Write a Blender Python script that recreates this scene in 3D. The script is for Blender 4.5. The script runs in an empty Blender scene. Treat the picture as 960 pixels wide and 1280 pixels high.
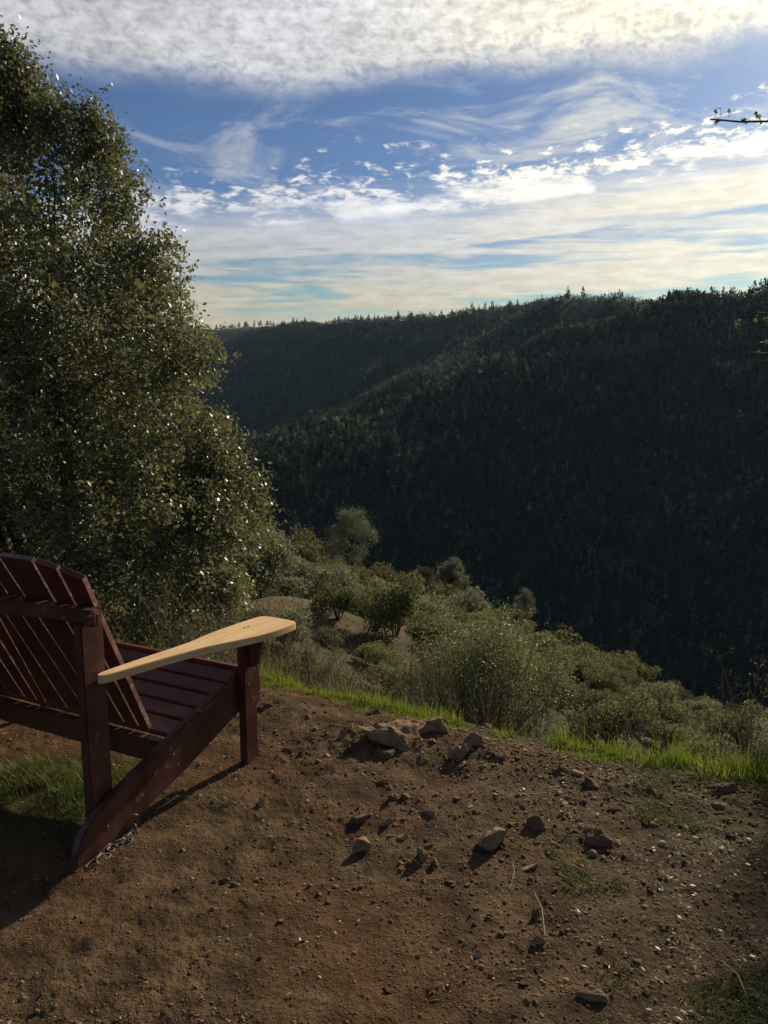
import bpy, bmesh, math, random
import numpy as np
from mathutils import Vector, Matrix, noise as mnoise
R = math.radians
rng = np.random.default_rng(7)
random.seed(7)
scene = bpy.context.scene
COL = scene.collection

# ------------------------------------------------------------------ camera model
CAM_H, PITCH, FPX = 1.524, 9.3, 993.5
_c, _s = math.cos(R(PITCH)), math.sin(R(PITCH))
SUN_AZ, SUN_EL = 33.0, 24.0
SUN = np.array([math.sin(R(SUN_AZ))*math.cos(R(SUN_EL)), math.cos(R(SUN_AZ))*math.cos(R(SUN_EL)), math.sin(R(SUN_EL))])

def ray(u, v):
    x = (u-480)/FPX; t = (v-640)/FPX
    return np.array([x, _c-t*_s, -(_s+t*_c)])

# ------------------------------------------------------------------ noise
def _hash(ix, iy, seed):
    h = (ix.astype(np.int64)*374761393 + iy.astype(np.int64)*668265263 + seed*1442695041) & 0x7fffffff
    h = ((h ^ (h >> 13)) * 1274126177) & 0x7fffffff
    h = h ^ (h >> 16)
    return (h & 0xffff)/65535.0*2*math.pi

def gnoise(x, y, seed=0):
    x = np.asarray(x, float); y = np.asarray(y, float)
    x0 = np.floor(x); y0 = np.floor(y); fx = x-x0; fy = y-y0
    def g(dx, dy):
        a = _hash(x0+dx, y0+dy, seed)
        return np.cos(a)*(fx-dx)+np.sin(a)*(fy-dy)
    ux = fx*fx*fx*(fx*(fx*6-15)+10); uy = fy*fy*fy*(fy*(fy*6-15)+10)
    a = g(0, 0)*(1-ux)+g(1, 0)*ux; b = g(0, 1)*(1-ux)+g(1, 1)*ux
    return (a*(1-uy)+b*uy)*1.5

def fbm(x, y, seed=0, octs=4, gain=.5):
    s = 0; a = 1.0
    for i in range(octs):
        s = s + a*gnoise(x*2**i, y*2**i, seed+i*17); a *= gain
    return s

def sstep(a, b, x):
    t = np.clip((x-a)/(b-a), 0, 1); return t*t*(3-2*t)

# ------------------------------------------------------------------ terrain
CX = np.array([-12, -6, -2.5, -.64, .08, .43, .95, 1.5, 2.5, 4, 8])
CY = np.array([8.5, 6.2, 4.8, 4.06, 3.61, 3.39, 3.20, 3.02, 2.62, 1.8, -.3])
RIDGES = [
    (np.array([(-700, 800, -220), (-520, 880, -165), (-320, 925, -122), (-149, 989, -76), (0, 1100, -44), (94, 1184, -8), (199, 1259, 38), (285, 1319, 72),
               (422, 1347, 102), (519, 1381, 140), (662, 1415, 157), (900, 1450, 180), (1400, 1500, 200)], float), .56),
    (np.array([(534, 1823, 178), (456, 1947, 203), (361, 2170, 190), (195, 2492, 198), (-235, 2991, 212), (-771, 3925, 256), (-1800, 4200, 270)], float), .52),
    (np.array([(361, 2170, 165), (230, 1830, 85), (98, 1540, 15), (-68, 1430, -50), (-220, 1320, -110)], float), .50),
    (np.array([(534, 1823, 172), (600, 1650, 150), (662, 1415, 150)], float), .45),
]
def ridge_h(x, y, P, slope):
    best = np.full(x.shape, -1e9)
    for a, b in zip(P[:-1], P[1:]):
        d = b[:2]-a[:2]; L2 = d@d
        t = np.clip(((x-a[0])*d[0]+(y-a[1])*d[1])/L2, 0, 1)
        dist = np.hypot(x-(a[0]+t*d[0]), y-(a[1]+t*d[1]))
        z = a[2]+t*(b[2]-a[2])
        dd = np.sqrt(dist*dist+55*55)-55
        best = np.maximum(best, z-slope*dd)
    return best

def H(x, y, fine=True):
    x = np.asarray(x, float); y = np.asarray(y, float)
    yc = np.interp(x, CX, CY) + .05*gnoise(x*1.3, x*0+3.1, 5)
    s = y-yc
    r = np.hypot(x, y); az = np.arctan2(x, y)
    xl = np.where(x < 0, 45*np.tanh(x/45), x)
    plane = -.235*y-.32*xl-.13*np.clip(x-7, 0, 60)
    # hillside undulation grows with distance
    k = sstep(4, 16, r)
    plane = plane + k*(.9*fbm(x/11, y/11, 3, 3)+.10*gnoise(x/1.3, y/1.3, 9))
    re = 52+5*gnoise(az*7, az*0+.3, 21)+6*gnoise(az*2.3, az*0+2.3, 22)
    over = np.clip(r-re, 0, None)
    plane = plane-.42*(np.sqrt(over*over+36)-6)
    t = np.clip(s/2.3, 0, 1)
    m = 1-(1-t)**2
    m = m*sstep(-.02, .22, s)
    pad = .016*gnoise(x*1.1, y*1.1, 31)+.010*gnoise(x*3.1, y*3.1, 32)*sstep(.6, 1.6, r)
    pad = pad - .05*sstep(-.35, 0.1, s)*(x > -9) + .045*np.exp(-((x-.08)/.24)**2-((y-3.28)/.17)**2) + .025*np.exp(-((x-.42)/.16)**2-((y-3.05)/.12)**2)
    if fine:
        kk = sstep(9, 6, r)
        cl = fbm(x*9, y*9, 41, 3, .55)
        rough = .65+.45*sstep(-.2, .5, gnoise(x*.9+3, y*.9, 44))+.5*sstep(0, 1.0, x)*sstep(1.6, 2.6, y)+.4*sstep(2.6,3.2,y)
        pad = pad+kk*rough*(.0062*cl+.0050*np.clip(fbm(x*26, y*26, 51, 2, .6), -.15, 1)*sstep(-.3, .5, gnoise(x*4, y*4, 53))+.0022*gnoise(x*75, y*75, 61))
    near = pad*(1-m)+np.minimum(plane, .6)*m
    # canyon
    far = np.full(x.shape, -245.0)
    for P, sl in RIDGES:
        far = np.maximum(far, ridge_h(x, y, P, sl))
    wob = sstep(350, 700, r)*sstep(-244, -205, far)
    far = far+wob*(14*fbm(x/170, y/170, 71, 4, .55)-9*np.abs(gnoise(x/95, y/120, 77)))*np.clip(1-.45*sstep(1200, 3500, r), 0, 1)
    back = np.where(y < 40, -1e9, far)
    back = np.where(r < 330, -1e9, back)
    return np.maximum(np.maximum(near, -245), back)

def G(u, v):
    """the point of the clearing seen in direction (u, v)"""
    r_ = ray(u, v); z = 0.0
    for _ in range(4):
        k = (z-CAM_H)/r_[2]; x, y = r_[0]*k, r_[1]*k
        z = float(H(np.array([x]), np.array([y]))[0])
        z = max(z, -.08)
    return x, y, z

# ------------------------------------------------------------------ object helpers
def tag(o, label=None, cat=None, group=None, kind=None):
    if label: o['label'] = label
    if cat: o['category'] = cat
    if group: o['group'] = group
    if kind: o['kind'] = kind
    return o

def mesh_np(name, V, F, mats, parent=None, smooth=False, midx=None, attrs=None):
    V = np.asarray(V, np.float32); F = np.asarray(F, np.int32)
    me = bpy.data.meshes.new(name)
    me.vertices.add(len(V)); me.vertices.foreach_set('co', V.ravel())
    n, k = F.shape
    me.loops.add(n*k); me.loops.foreach_set('vertex_index', F.ravel())
    me.polygons.add(n); me.polygons.foreach_set('loop_start', np.arange(0, n*k, k, dtype=np.int32))
    me.polygons.foreach_set('loop_total', np.full(n, k, np.int32))
    if smooth: me.polygons.foreach_set('use_smooth', np.ones(n, bool))
    for m in (mats if isinstance(mats, (list, tuple)) else [mats]): me.materials.append(m)
    if midx is not None: me.polygons.foreach_set('material_index', np.asarray(midx, np.int32))
    if attrs:
        for an, av in attrs.items():
            a = me.attributes.new(an, 'FLOAT', 'POINT'); a.data.foreach_set('value', np.asarray(av, np.float32))
    me.update(calc_edges=True)
    o = bpy.data.objects.new(name, me); COL.objects.link(o)
    if parent: o.parent = parent
    return o

def bm_obj(name, bm, mat, parent=None, smooth=False):
    me = bpy.data.meshes.new(name)
    if smooth:
        for f in bm.faces: f.smooth = True
    bm.to_mesh(me); bm.free()
    me.materials.append(mat)
    o = bpy.data.objects.new(name, me); COL.objects.link(o)
    if parent: o.parent = parent
    return o

def empty(name, loc, rz=0):
    o = bpy.data.objects.new(name, None); COL.objects.link(o)
    o.location = loc; o.rotation_euler = (0, 0, rz); o.empty_display_size = .1
    return o

def copy_tree(o, parent=None):
    c = o.copy(); COL.objects.link(c)
    if parent: c.parent = parent
    for ch in o.children: copy_tree(ch, c)
    return c

class Acc:
    """collects quads of several shapes for one mesh"""
    def __init__(s): s.V = []; s.F = []; s.n = 0
    def add(s, V, F):
        s.V.append(np.asarray(V, float)); s.F.append(np.asarray(F, int)+s.n); s.n += len(V)
    def arrays(s): return np.concatenate(s.V), np.concatenate(s.F)
    def tube(s, pts, rad, sides=5):
        pts = np.asarray(pts, float); rad = np.broadcast_to(np.asarray(rad, float), (len(pts),))
        T = np.gradient(pts, axis=0); T /= np.linalg.norm(T, axis=1, keepdims=True)+1e-9
        up = np.array([.31, .17, .93]); A = np.cross(T, up); A /= np.linalg.norm(A, axis=1, keepdims=True)+1e-9
        B = np.cross(T, A)
        ang = np.linspace(0, 2*np.pi, sides, endpoint=False)
        V = pts[:, None]+rad[:, None, None]*(np.cos(ang)[None, :, None]*A[:, None]+np.sin(ang)[None, :, None]*B[:, None])
        V = V.reshape(-1, 3); F = []
        for i in range(len(pts)-1):
            for j in range(sides):
                a = i*sides+j; b = i*sides+(j+1) % sides
                F.append((a, b, b+sides, a+sides))
        s.add(V, F)

def rand_dirs(n, rg=rng):
    v = rg.normal(size=(n, 3)); return v/np.linalg.norm(v, axis=1, keepdims=True)

def leaf_quads(C, L, W, rg=rng, dirs=None, flat=0.0):
    """diamond leaves at C, length L, width W (scalars or arrays)"""
    n = len(C); L = np.broadcast_to(L, (n,))[:, None]; W = np.broadcast_to(W, (n,))[:, None]
    a = rand_dirs(n, rg) if dirs is None else dirs
    nrm = rand_dirs(n, rg); nrm[:, 2] += flat
    b = np.cross(a, nrm); b /= np.linalg.norm(b, axis=1, keepdims=True)+1e-9
    V = np.stack([C-a*L*.5, C+b*W*.5-a*L*.05, C+a*L*.5, C-b*W*.5-a*L*.05], 1).reshape(-1, 3)
    F = np.arange(n*4).reshape(n, 4)
    return V, F

# ------------------------------------------------------------------ materials
def new_mat(name):
    m = bpy.data.materials.new(name); m.use_nodes = True
    nt = m.node_tree; nt.nodes.clear()
    out = nt.nodes.new('ShaderNodeOutputMaterial')
    return m, nt, out

class N:
    def __init__(s, nt): s.nt = nt
    def node(s, t, **kw):
        n = s.nt.nodes.new(t)
        for k, v in kw.items(): setattr(n, k, v)
        return n
    def put(s, sock, v):
        if isinstance(v, bpy.types.NodeSocket): s.nt.links.new(v, sock)
        elif v is not None: sock.default_value = v
    def math(s, op, a, b=None, c=None, clamp=False):
        n = s.node('ShaderNodeMath', operation=op, use_clamp=clamp)
        s.put(n.inputs[0], a); s.put(n.inputs[1], b)
        if c is not None: s.put(n.inputs[2], c)
        return n.outputs[0]
    def sm(s, x, a, b, lo=0., hi=1.):
        n = s.node('ShaderNodeMapRange', interpolation_type='SMOOTHSTEP')
        s.put(n.inputs[0], x); s.put(n.inputs[1], a); s.put(n.inputs[2], b); s.put(n.inputs[3], lo); s.put(n.inputs[4], hi)
        return n.outputs[0]
    def noise(s, vec, scale, detail=3, rough=.5, lac=2.0, dist=0.):
        n = s.node('ShaderNodeTexNoise'); s.put(n.inputs['Vector'], vec); n.inputs['Scale'].default_value = scale
        n.inputs['Detail'].default_value = detail; n.inputs['Roughness'].default_value = rough
        n.inputs['Lacunarity'].default_value = lac; n.inputs['Distortion'].default_value = dist
        return n.outputs['Fac']
    def mix(s, f, a, b, mode='MIX'):
        n = s.node('ShaderNodeMix', data_type='RGBA', blend_type=mode)
        s.put(n.inputs[0], f); s.put(n.inputs[6], a); s.put(n.inputs[7], b)
        return n.outputs[2]
    def vec(s, x, y, z):
        n = s.node('ShaderNodeCombineXYZ'); s.put(n.inputs[0], x); s.put(n.inputs[1], y); s.put(n.inputs[2], z); return n.outputs[0]
    def xyz(s, v):
        n = s.node('ShaderNodeSeparateXYZ'); s.put(n.inputs[0], v); return n.outputs
    def bump(s, h, strength, dist, nrm=None):
        n = s.node('ShaderNodeBump'); s.put(n.inputs['Height'], h); n.inputs['Strength'].default_value = strength
        n.inputs['Distance'].default_value = dist
        if nrm is not None: s.put(n.inputs['Normal'], nrm)
        return n.outputs[0]
    def pbsdf(s, col, rough=.8, spec=.3, nrm=None, metal=0.):
        n = s.node('ShaderNodeBsdfPrincipled'); s.put(n.inputs['Base Color'], col); s.put(n.inputs['Roughness'], rough)
        s.put(n.inputs['Specular IOR Level'], spec); s.put(n.inputs['Metallic'], metal)
        if nrm is not None: s.put(n.inputs['Normal'], nrm)
        return n.outputs[0]

def rgb(r, g, b): return (r, g, b, 1)

def foliage_mat(name, c1, c2, rough=.5, spec=.4, trans=.25, tcol=None, c3=None, vary=False):
    m, nt, out = new_mat(name); n = N(nt)
    g = n.node('ShaderNodeNewGeometry'); ri = g.outputs['Random Per Island']
    col = n.mix(ri, c1, c2)
    if c3: col = n.mix(n.sm(ri, .93, .96), col, c3)
    if vary:
        oi = n.node('ShaderNodeObjectInfo').outputs['Random']
        col = n.mix(1.0, col, n.mix(oi, rgb(.36, .40, .38), rgb(1.05, 1.0, .98)), 'MULTIPLY')
    p = n.pbsdf(col, rough, spec)
    if trans > 0:
        t = n.node('ShaderNodeBsdfTranslucent'); t.inputs[0].default_value = tcol or c2
        mx = n.node('ShaderNodeMixShader'); mx.inputs[0].default_value = trans
        nt.links.new(p, mx.inputs[1]); nt.links.new(t.outputs[0], mx.inputs[2]); p = mx.outputs[0]
    nt.links.new(p, out.inputs[0]); return m

def bark_mat(name, c1, c2):
    m, nt, out = new_mat(name); n = N(nt)
    tc = n.node('ShaderNodeTexCoord').outputs['Object']
    f = n.noise(tc, 14, 4, .6)
    nt.links.new(n.pbsdf(n.mix(n.sm(f, .35, .65), c1, c2), .9, .2, n.bump(f, .6, .02)), out.inputs[0]); return m

def rock_mat(name, c1, c2, c3):
    m, nt, out = new_mat(name); n = N(nt)
    tc = n.node('ShaderNodeTexCoord').outputs['Object']
    f = n.noise(tc, 16, 5, .65); f2 = n.noise(tc, 60, 4, .7); f3 = n.noise(tc, 7, 3, .6)
    col = n.mix(n.sm(f, .35, .65), c1, c2); col = n.mix(n.sm(f3, .5, .62), col, c3)
    col = n.mix(n.sm(f2, .5, .75, 0, .6), col, rgb(.06, .045, .03))
    h = n.math('ADD', f, n.math('MULTIPLY', f2, .35))
    nt.links.new(n.pbsdf(col, .88, .12, n.bump(h, .9, .012)), out.inputs[0]); return m

def dirt_mat():
    m, nt, out = new_mat('dirt'); n = N(nt)
    P = n.node('ShaderNodeNewGeometry').outputs['Position']
    big = n.noise(P, .9, 4, .6); mid = n.noise(P, 7, 5, .6); fine = n.noise(P, 70, 4, .65); grit = n.noise(P, 260, 2, .6)
    xs = n.xyz(P)
    col = n.mix(n.sm(mid, .35, .65), rgb(.064, .042, .023), rgb(.148, .100, .054))
    # redder clay towards the bench, greyer mud to the right
    red = n.math('MULTIPLY', n.sm(big, .42, .58), n.sm(xs[0], .9, -.2))
    col = n.mix(n.math('MULTIPLY', red, .36), col, rgb(.135, .052, .019))
    grey = n.math('MULTIPLY', n.sm(xs[0], .1, 1.0), n.sm(n.noise(P, 1.6, 3, .6), .35, .6))
    col = n.mix(n.math('MULTIPLY', grey, .6), col, rgb(.070, .050, .028))
    col = n.mix(n.sm(fine, .55, .75, 0, .75), col, rgb(.036, .021, .012))
    col = n.mix(n.sm(grit, .62, .72, 0, .8), col, rgb(.28, .20, .125))
    v = n.node('ShaderNodeTexVoronoi'); n.put(v.inputs['Vector'], P); v.inputs['Scale'].default_value = 95
    peb = n.sm(v.outputs['Distance'], .42, .12)
    sel = n.sm(n.xyz(v.outputs['Color'])[0], .60, .7)
    pebm = n.math('MULTIPLY', peb, sel)
    col = n.mix(n.math('MULTIPLY', pebm, .6), col, n.mix(n.xyz(v.outputs['Color'])[1], rgb(.07, .042, .025), rgb(.20, .13, .075)))
    # dry soil and thin turf of the slope beyond the clearing
    att = n.node('ShaderNodeAttribute', attribute_name='slope').outputs['Fac']
    sc = n.mix(n.sm(n.noise(P, .6, 5, .65), .4, .6), rgb(.045, .042, .018), rgb(.095, .078, .038))
    col = n.mix(att, col, sc)
    gr = n.node('ShaderNodeAttribute', attribute_name='turf').outputs['Fac']
    col = n.mix(n.math('MULTIPLY', gr, n.sm(fine, .3, .6)), col, rgb(.055, .075, .022))
    h = n.math('ADD', n.math('MULTIPLY', fine, 1.0), n.math('MULTIPLY', mid, 1.6))
    h = n.math('ADD', h, n.math('MULTIPLY', grit, .45)); h = n.math('ADD', h, n.math('MULTIPLY', pebm, .6))
    wet = n.math('MULTIPLY', n.math('MULTIPLY', n.sm(n.noise(P, 3.2, 5, .65), .42, .60), n.sm(xs[0], -.3, .7)), n.sm(n.noise(P, 85, 3, .65), .52, .66))
    ro = n.math('SUBTRACT', .92, n.math('MULTIPLY', wet, .45))
    nt.links.new(n.pbsdf(col, ro, n.math('ADD', .08, n.math('MULTIPLY', wet, .22)), n.bump(h, 1.0, .017)), out.inputs[0]); return m

def hill_mat(name, c1, c2, scale, c3):
    m, nt, out = new_mat(name); n = N(nt)
    P = n.node('ShaderNodeNewGeometry').outputs['Position']
    f = n.noise(P, scale, 5, .65); g = n.noise(P, scale*9, 4, .6)
    col = n.mix(n.sm(f, .4, .6), c1, c2)
    att = n.node('ShaderNodeAttribute', attribute_name='bare').outputs['Fac']
    col = n.mix(att, col, c3)
    nt.links.new(n.pbsdf(col, .95, .1, n.bump(g, .6, .4/scale*.06)), out.inputs[0]); return m

def paint_mat(name, c1, c2, chip, chips=.68, seed=0., rough=(.38, .6)):
    m, nt, out = new_mat(name); n = N(nt)
    tc = n.node('ShaderNodeTexCoord').outputs['Object']
    mp = n.node('ShaderNodeMapping'); n.put(mp.inputs[0], tc); mp.inputs['Location'].default_value = (seed, seed*2, 0)
    f = n.noise(mp.outputs[0], 9, 4, .6); g = n.noise(mp.outputs[0], 21, 6, .74); h = n.noise(mp.outputs[0], 150, 3, .6)
    col = n.mix(n.sm(f, .35, .65), c1, c2)
    chipm = n.math('MULTIPLY', n.sm(g, chips-.03, chips+.02), n.sm(n.noise(mp.outputs[0], 4.5, 2, .5), .42, .56))
    geo = n.node('ShaderNodeNewGeometry')
    col = n.mix(chipm, col, chip)
    ro = n.sm(f, .3, .7, *rough)
    hh = n.math('SUBTRACT', n.math('MULTIPLY', h, .3), n.math('MULTIPLY', chipm, 1.2))
    nt.links.new(n.pbsdf(col, ro, .4, n.bump(hh, .5, .003)), out.inputs[0]); return m

def wood_mat():
    m, nt, out = new_mat('bare_wood'); n = N(nt)
    tc = n.node('ShaderNodeTexCoord').outputs['Object']
    mp = n.node('ShaderNodeMapping'); n.put(mp.inputs[0], tc); mp.inputs['Scale'].default_value = (26, 1.6, 20)
    f = n.noise(mp.outputs[0], 2.2, 5, .62, dist=.6); g = n.noise(tc, 5, 3, .5)
    mp2 = n.node('ShaderNodeMapping'); n.put(mp2.inputs[0], tc); mp2.inputs['Scale'].default_value = (120, 5, 90)
    k = n.noise(mp2.outputs[0], 2, 3, .6)
    col = n.mix(n.sm(f, .35, .65), rgb(.58, .38, .18), rgb(.70, .49, .25))
    col = n.mix(n.sm(g, .4, .65, 0, .4), col, rgb(.50, .31, .14)); col = n.mix(n.sm(k, .6, .72, 0, .5), col, rgb(.25, .13, .06))
    nt.links.new(n.pbsdf(col, .62, .3, n.bump(n.math('ADD', f, k), .25, .002)), out.inputs[0]); return m

def plain(name, c, rough=.6, spec=.4, metal=0.):
    m, nt, out = new_mat(name); n = N(nt)
    tc = n.node('ShaderNodeTexCoord').outputs['Object']
    f = n.noise(tc, 40, 3, .6)
    nt.links.new(n.pbsdf(n.mix(n.sm(f, .3, .7, 0, .5), c, tuple(v*.5 for v in c[:3])+(1,)), rough, spec, None, metal), out.inputs[0]); return m

M = {}
M['dirt'] = dirt_mat()
M['hill'] = hill_mat('hillside_soil', rgb(.05, .052, .022), rgb(.085, .07, .037), .25, rgb(.12, .095, .055))
M['canyon'] = hill_mat('canyon_soil', rgb(.012, .017, .010), rgb(.025, .03, .018), .02, rgb(.085, .072, .05))
M['rock'] = rock_mat('stone_brown', rgb(.17, .11, .058), rgb(.30, .205, .115), rgb(.23, .13, .062))
M['rock_light'] = rock_mat('stone_pale', rgb(.27, .185, .105), rgb(.38, .28, .17), rgb(.28, .16, .08))
M['rock_dark'] = rock_mat('stone_dark', rgb(.10, .062, .034), rgb(.17, .11, .06), rgb(.13, .072, .036))
M['pebble'] = foliage_mat('pebbles', rgb(.08, .046, .024), rgb(.22, .14, .075), .9, .1, 0, c3=rgb(.38, .28, .17))
M['litter'] = foliage_mat('dead_leaves', rgb(.10, .065, .035), rgb(.32, .25, .16), .55, .4, .15, rgb(.2, .14, .07), c3=rgb(.5, .45, .36))
M['oak_leaf'] = foliage_mat('oak_leaf', rgb(.060, .066, .032), rgb(.165, .172, .092), .43, .55, .34, rgb(.20, .21, .08), c3=rgb(.20, .17, .08))
M['oak_bark'] = bark_mat('oak_bark', rgb(.055, .046, .036), rgb(.13, .11, .085))
M['grass'] = foliage_mat('grass_blade', rgb(.045, .075, .015), rgb(.13, .18, .03), .5, .2, .5, rgb(.21, .28, .03), c3=rgb(.28, .24, .10))
M['grass_low'] = foliage_mat('turf_blade', rgb(.08, .09, .022), rgb(.17, .18, .05), .55, .3, .35, rgb(.12, .16, .03), c3=rgb(.24, .20, .10))
M['dry'] = foliage_mat('dry_stem', rgb(.10, .08, .05), rgb(.24, .19, .12), .7, .3, .2, rgb(.2, .15, .08), c3=rgb(.45, .38, .26))
M['shrub_a'] = foliage_mat('shrub_leaf_grey_green', rgb(.15, .155, .10), rgb(.30, .30, .195), .75, .12, .38, rgb(.26, .28, .16), vary=True)
M['shrub_b'] = foliage_mat('shrub_leaf_olive', rgb(.10, .108, .058), rgb(.215, .22, .12), .7, .12, .38, rgb(.20, .22, .09), vary=True)
M['shrub_c'] = foliage_mat('shrub_leaf_brown', rgb(.09, .07, .045), rgb(.19, .15, .09), .7, .25, .2, rgb(.13, .10, .05), vary=True)
M['bush'] = foliage_mat('bush_leaf', rgb(.11, .12, .055), rgb(.23, .235, .12), .52, .3, .38, rgb(.19, .21, .08))
M['pine_leaf'] = foliage_mat('pine_needles', rgb(.18, .195, .135), rgb(.32, .33, .23), .7, .15, .42, rgb(.13, .15, .08))
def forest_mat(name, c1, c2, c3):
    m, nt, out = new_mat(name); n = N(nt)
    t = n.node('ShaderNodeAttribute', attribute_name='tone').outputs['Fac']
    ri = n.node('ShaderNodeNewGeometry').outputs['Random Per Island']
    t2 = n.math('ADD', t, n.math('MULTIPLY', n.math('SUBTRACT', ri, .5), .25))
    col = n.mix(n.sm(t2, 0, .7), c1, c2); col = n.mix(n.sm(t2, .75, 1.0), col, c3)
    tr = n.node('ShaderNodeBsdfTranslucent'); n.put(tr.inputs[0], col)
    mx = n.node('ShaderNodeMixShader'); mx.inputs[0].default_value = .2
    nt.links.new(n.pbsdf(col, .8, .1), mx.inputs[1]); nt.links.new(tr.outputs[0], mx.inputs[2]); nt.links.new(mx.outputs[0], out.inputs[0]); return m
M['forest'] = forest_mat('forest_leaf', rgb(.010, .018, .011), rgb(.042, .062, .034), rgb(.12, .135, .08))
M['forest_pale_lit'] = forest_mat('forest_leaf_pale_lit', rgb(.10, .115, .065), rgb(.21, .22, .135), rgb(.32, .32, .22))  # paler leaf copy; on spur crests the sunlit look is in its colour
M['low'] = foliage_mat('low_brush_leaf', rgb(.075, .075, .036), rgb(.18, .165, .085), .7, .12, .3, rgb(.15, .15, .06), c3=rgb(.3, .25, .15))
M['stem'] = bark_mat('shrub_stem', rgb(.05, .04, .03), rgb(.12, .10, .075))
M['red'] = paint_mat('red_paint', rgb(.058, .018, .012), rgb(.098, .032, .020), rgb(.28, .16, .09), .635, 0)
M['red_slat'] = paint_mat('red_paint_slat', rgb(.068, .016, .013), rgb(.108, .025, .019), rgb(.34, .18, .13), .69, 3)
M['red_edge'] = paint_mat('worn_sunlit_slat_edge', rgb(.30, .13, .10), rgb(.42, .22, .18), rgb(.58, .42, .34), .55, 5)  # worn paint, made paler still for the sunlit rim
M['red_seat'] = paint_mat('red_paint_seat', rgb(.085, .026, .018), rgb(.13, .042, .028), rgb(.26, .17, .13), .68, 8, (.3, .5))
M['wood'] = wood_mat()
M['steel'] = plain('chain_steel', rgb(.17, .155, .135), .55, .4, .7)

# ------------------------------------------------------------------ ground sheets
def build_ground():
    fineaz = np.linspace(R(-34), R(34), 520)
    left = np.linspace(R(-180), R(-34), 90)[:-1]; right = np.linspace(R(34), R(180), 90)[1:]
    az = np.concatenate([left, fineaz, right])
    r1 = .25*np.exp(np.linspace(0, math.log(1.0/.25), 14))[:-1]
    r2 = np.exp(np.linspace(math.log(1.0), math.log(8.0), 520))
    r3 = np.exp(np.linspace(math.log(8.0), math.log(70), 170))[1:]
    r4 = np.exp(np.linspace(math.log(70), math.log(9000), 330))[1:]
    r = np.concatenate([r1, r2, r3, r4])
    n1 = len(r1)+len(r2); n2 = n1+len(r3); nr = len(r); na = len(az)
    A, RR = np.meshgrid(az, r)
    X = RR*np.sin(A); Y = RR*np.cos(A); Z = H(X, Y)
    # beyond the ridges the land levels out
    V = np.stack([X, Y, Z], -1)
    def strip(name, i0, i1, mat, attrs=None, centre=False):
        Vs = V[i0:i1].reshape(-1, 3); k = i1-i0
        idx = np.arange(k*na).reshape(k, na)
        F = np.stack([idx[:-1, :-1], idx[:-1, 1:], idx[1:, 1:], idx[1:, :-1]], -1).reshape(-1, 4)
        seam = np.stack([idx[:-1, -1], idx[:-1, 0], idx[1:, 0], idx[1:, -1]], -1)
        F = np.concatenate([F, seam])[:, ::-1]
        at = {kk: fn(Vs) for kk, fn in (attrs or {}).items()}
        if centre:
            # close the small hole under the camera
            c = len(Vs); Vs = np.concatenate([Vs, [[0, 0, 0]]])
            ring = idx[0]; F = np.concatenate([F, np.stack([ring, np.roll(ring, -1), np.full(na, c), np.full(na, c)], -1)[:, [0, 1, 2, 2]]])
            at = {kk: np.append(vv, 0) for kk, vv in at.items()}
        return mesh_np(name, Vs, F, mat, smooth=True, attrs=at)
    def slope_attr(v):
        return sstep(.05, .5, v[:, 1]-np.interp(v[:, 0], CX, CY))
    def turf_attr(v):
        x, y = v[:, 0], v[:, 1]; s = y-np.interp(x, CX, CY)
        a = sstep(-.14, .02, s+.10*gnoise(x*5, y*5, 81))
        b = sstep(.0, .5, gnoise(x*2.2, y*2.2, 83)+.35)*sstep(1.0, 1.5, x+.22*y-.35)*.6
        d = np.hypot((x+1.35)/.55, (y-2.75)/.38)
        return np.clip(np.maximum(np.maximum(a, b), sstep(1.2, .7, d)*.8), 0, 1)
    # ring .25 m closed with a tiny fan built as its own first ring
    g = strip('ground', 0, n1, M['dirt'], {'slope': slope_attr, 'turf': turf_attr})
    tag(g, kind='structure')
    hs = strip('hillside', n1-1, n2, M['hill'], {'bare': lambda v: sstep(.1, .5, fbm(v[:, 0]/6, v[:, 1]/6, 91, 3))})
    tag(hs, kind='structure')
    def bare(v):
        x, y = v[:, 0], v[:, 1]
        return np.maximum(MEADOW(x, y), OUTCROP(x, y))
    ch = strip('canyon_hills', n2-1, nr, M['canyon'], {'bare': bare})
    tag(ch, kind='structure')
def MEADOW(x, y):
    d = np.hypot((x+640)/190, (y-3560)/230); return sstep(1.15, .85, d+.25*gnoise(x/60, y/60, 95))
def OUTCROP(x, y):
    d = np.hypot((x-365)/62, (y-1235)/34); return sstep(1.2, .7, d+.4*gnoise(x/15, y/15, 96))
build_ground()

# ------------------------------------------------------------------ bench
YAW = R(27)
BENCH = empty('garden_bench', (-.516, 3.075, 0), -YAW)
tag(BENCH, 'dark red painted slatted two-seat bench with one bare tan wooden arm, facing the canyon', 'bench')

def prism(poly, axis, a, b, bev=.003):
    """polygon in the plane across `axis`, extruded from a to b"""
    bm = bmesh.new()
    def P(p, t):
        if axis == 'x': return (t, p[0], p[1])
        if axis == 'y': return (p[0], t, p[1])
        return (p[0], p[1], t)
    A = [bm.verts.new(P(p, a)) for p in poly]; B = [bm.verts.new(P(p, b)) for p in poly]
    n = len(poly)
    bm.faces.new(A); bm.faces.new(B[::-1])
    for i in range(n): bm.faces.new((A[i], B[i], B[(i+1) % n], A[(i+1) % n]))
    bmesh.ops.recalc_face_normals(bm, faces=bm.faces)
    if bev: bmesh.ops.bevel(bm, geom=list(bm.edges), offset=bev, segments=2, affect='EDGES', clamp_overlap=True)
    return bm

def boxbm(x0, x1, y0, y1, z0, z1, bev=.003):
    return prism([(x0, y0), (x1, y0), (x1, y1), (x0, y1)], 'z', z0, z1, bev)

BW = 1.20     # overall width
def xf(bm, fn):
    for v in bm.verts: v.co = Vector(fn(*v.co))
    return bm
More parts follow.
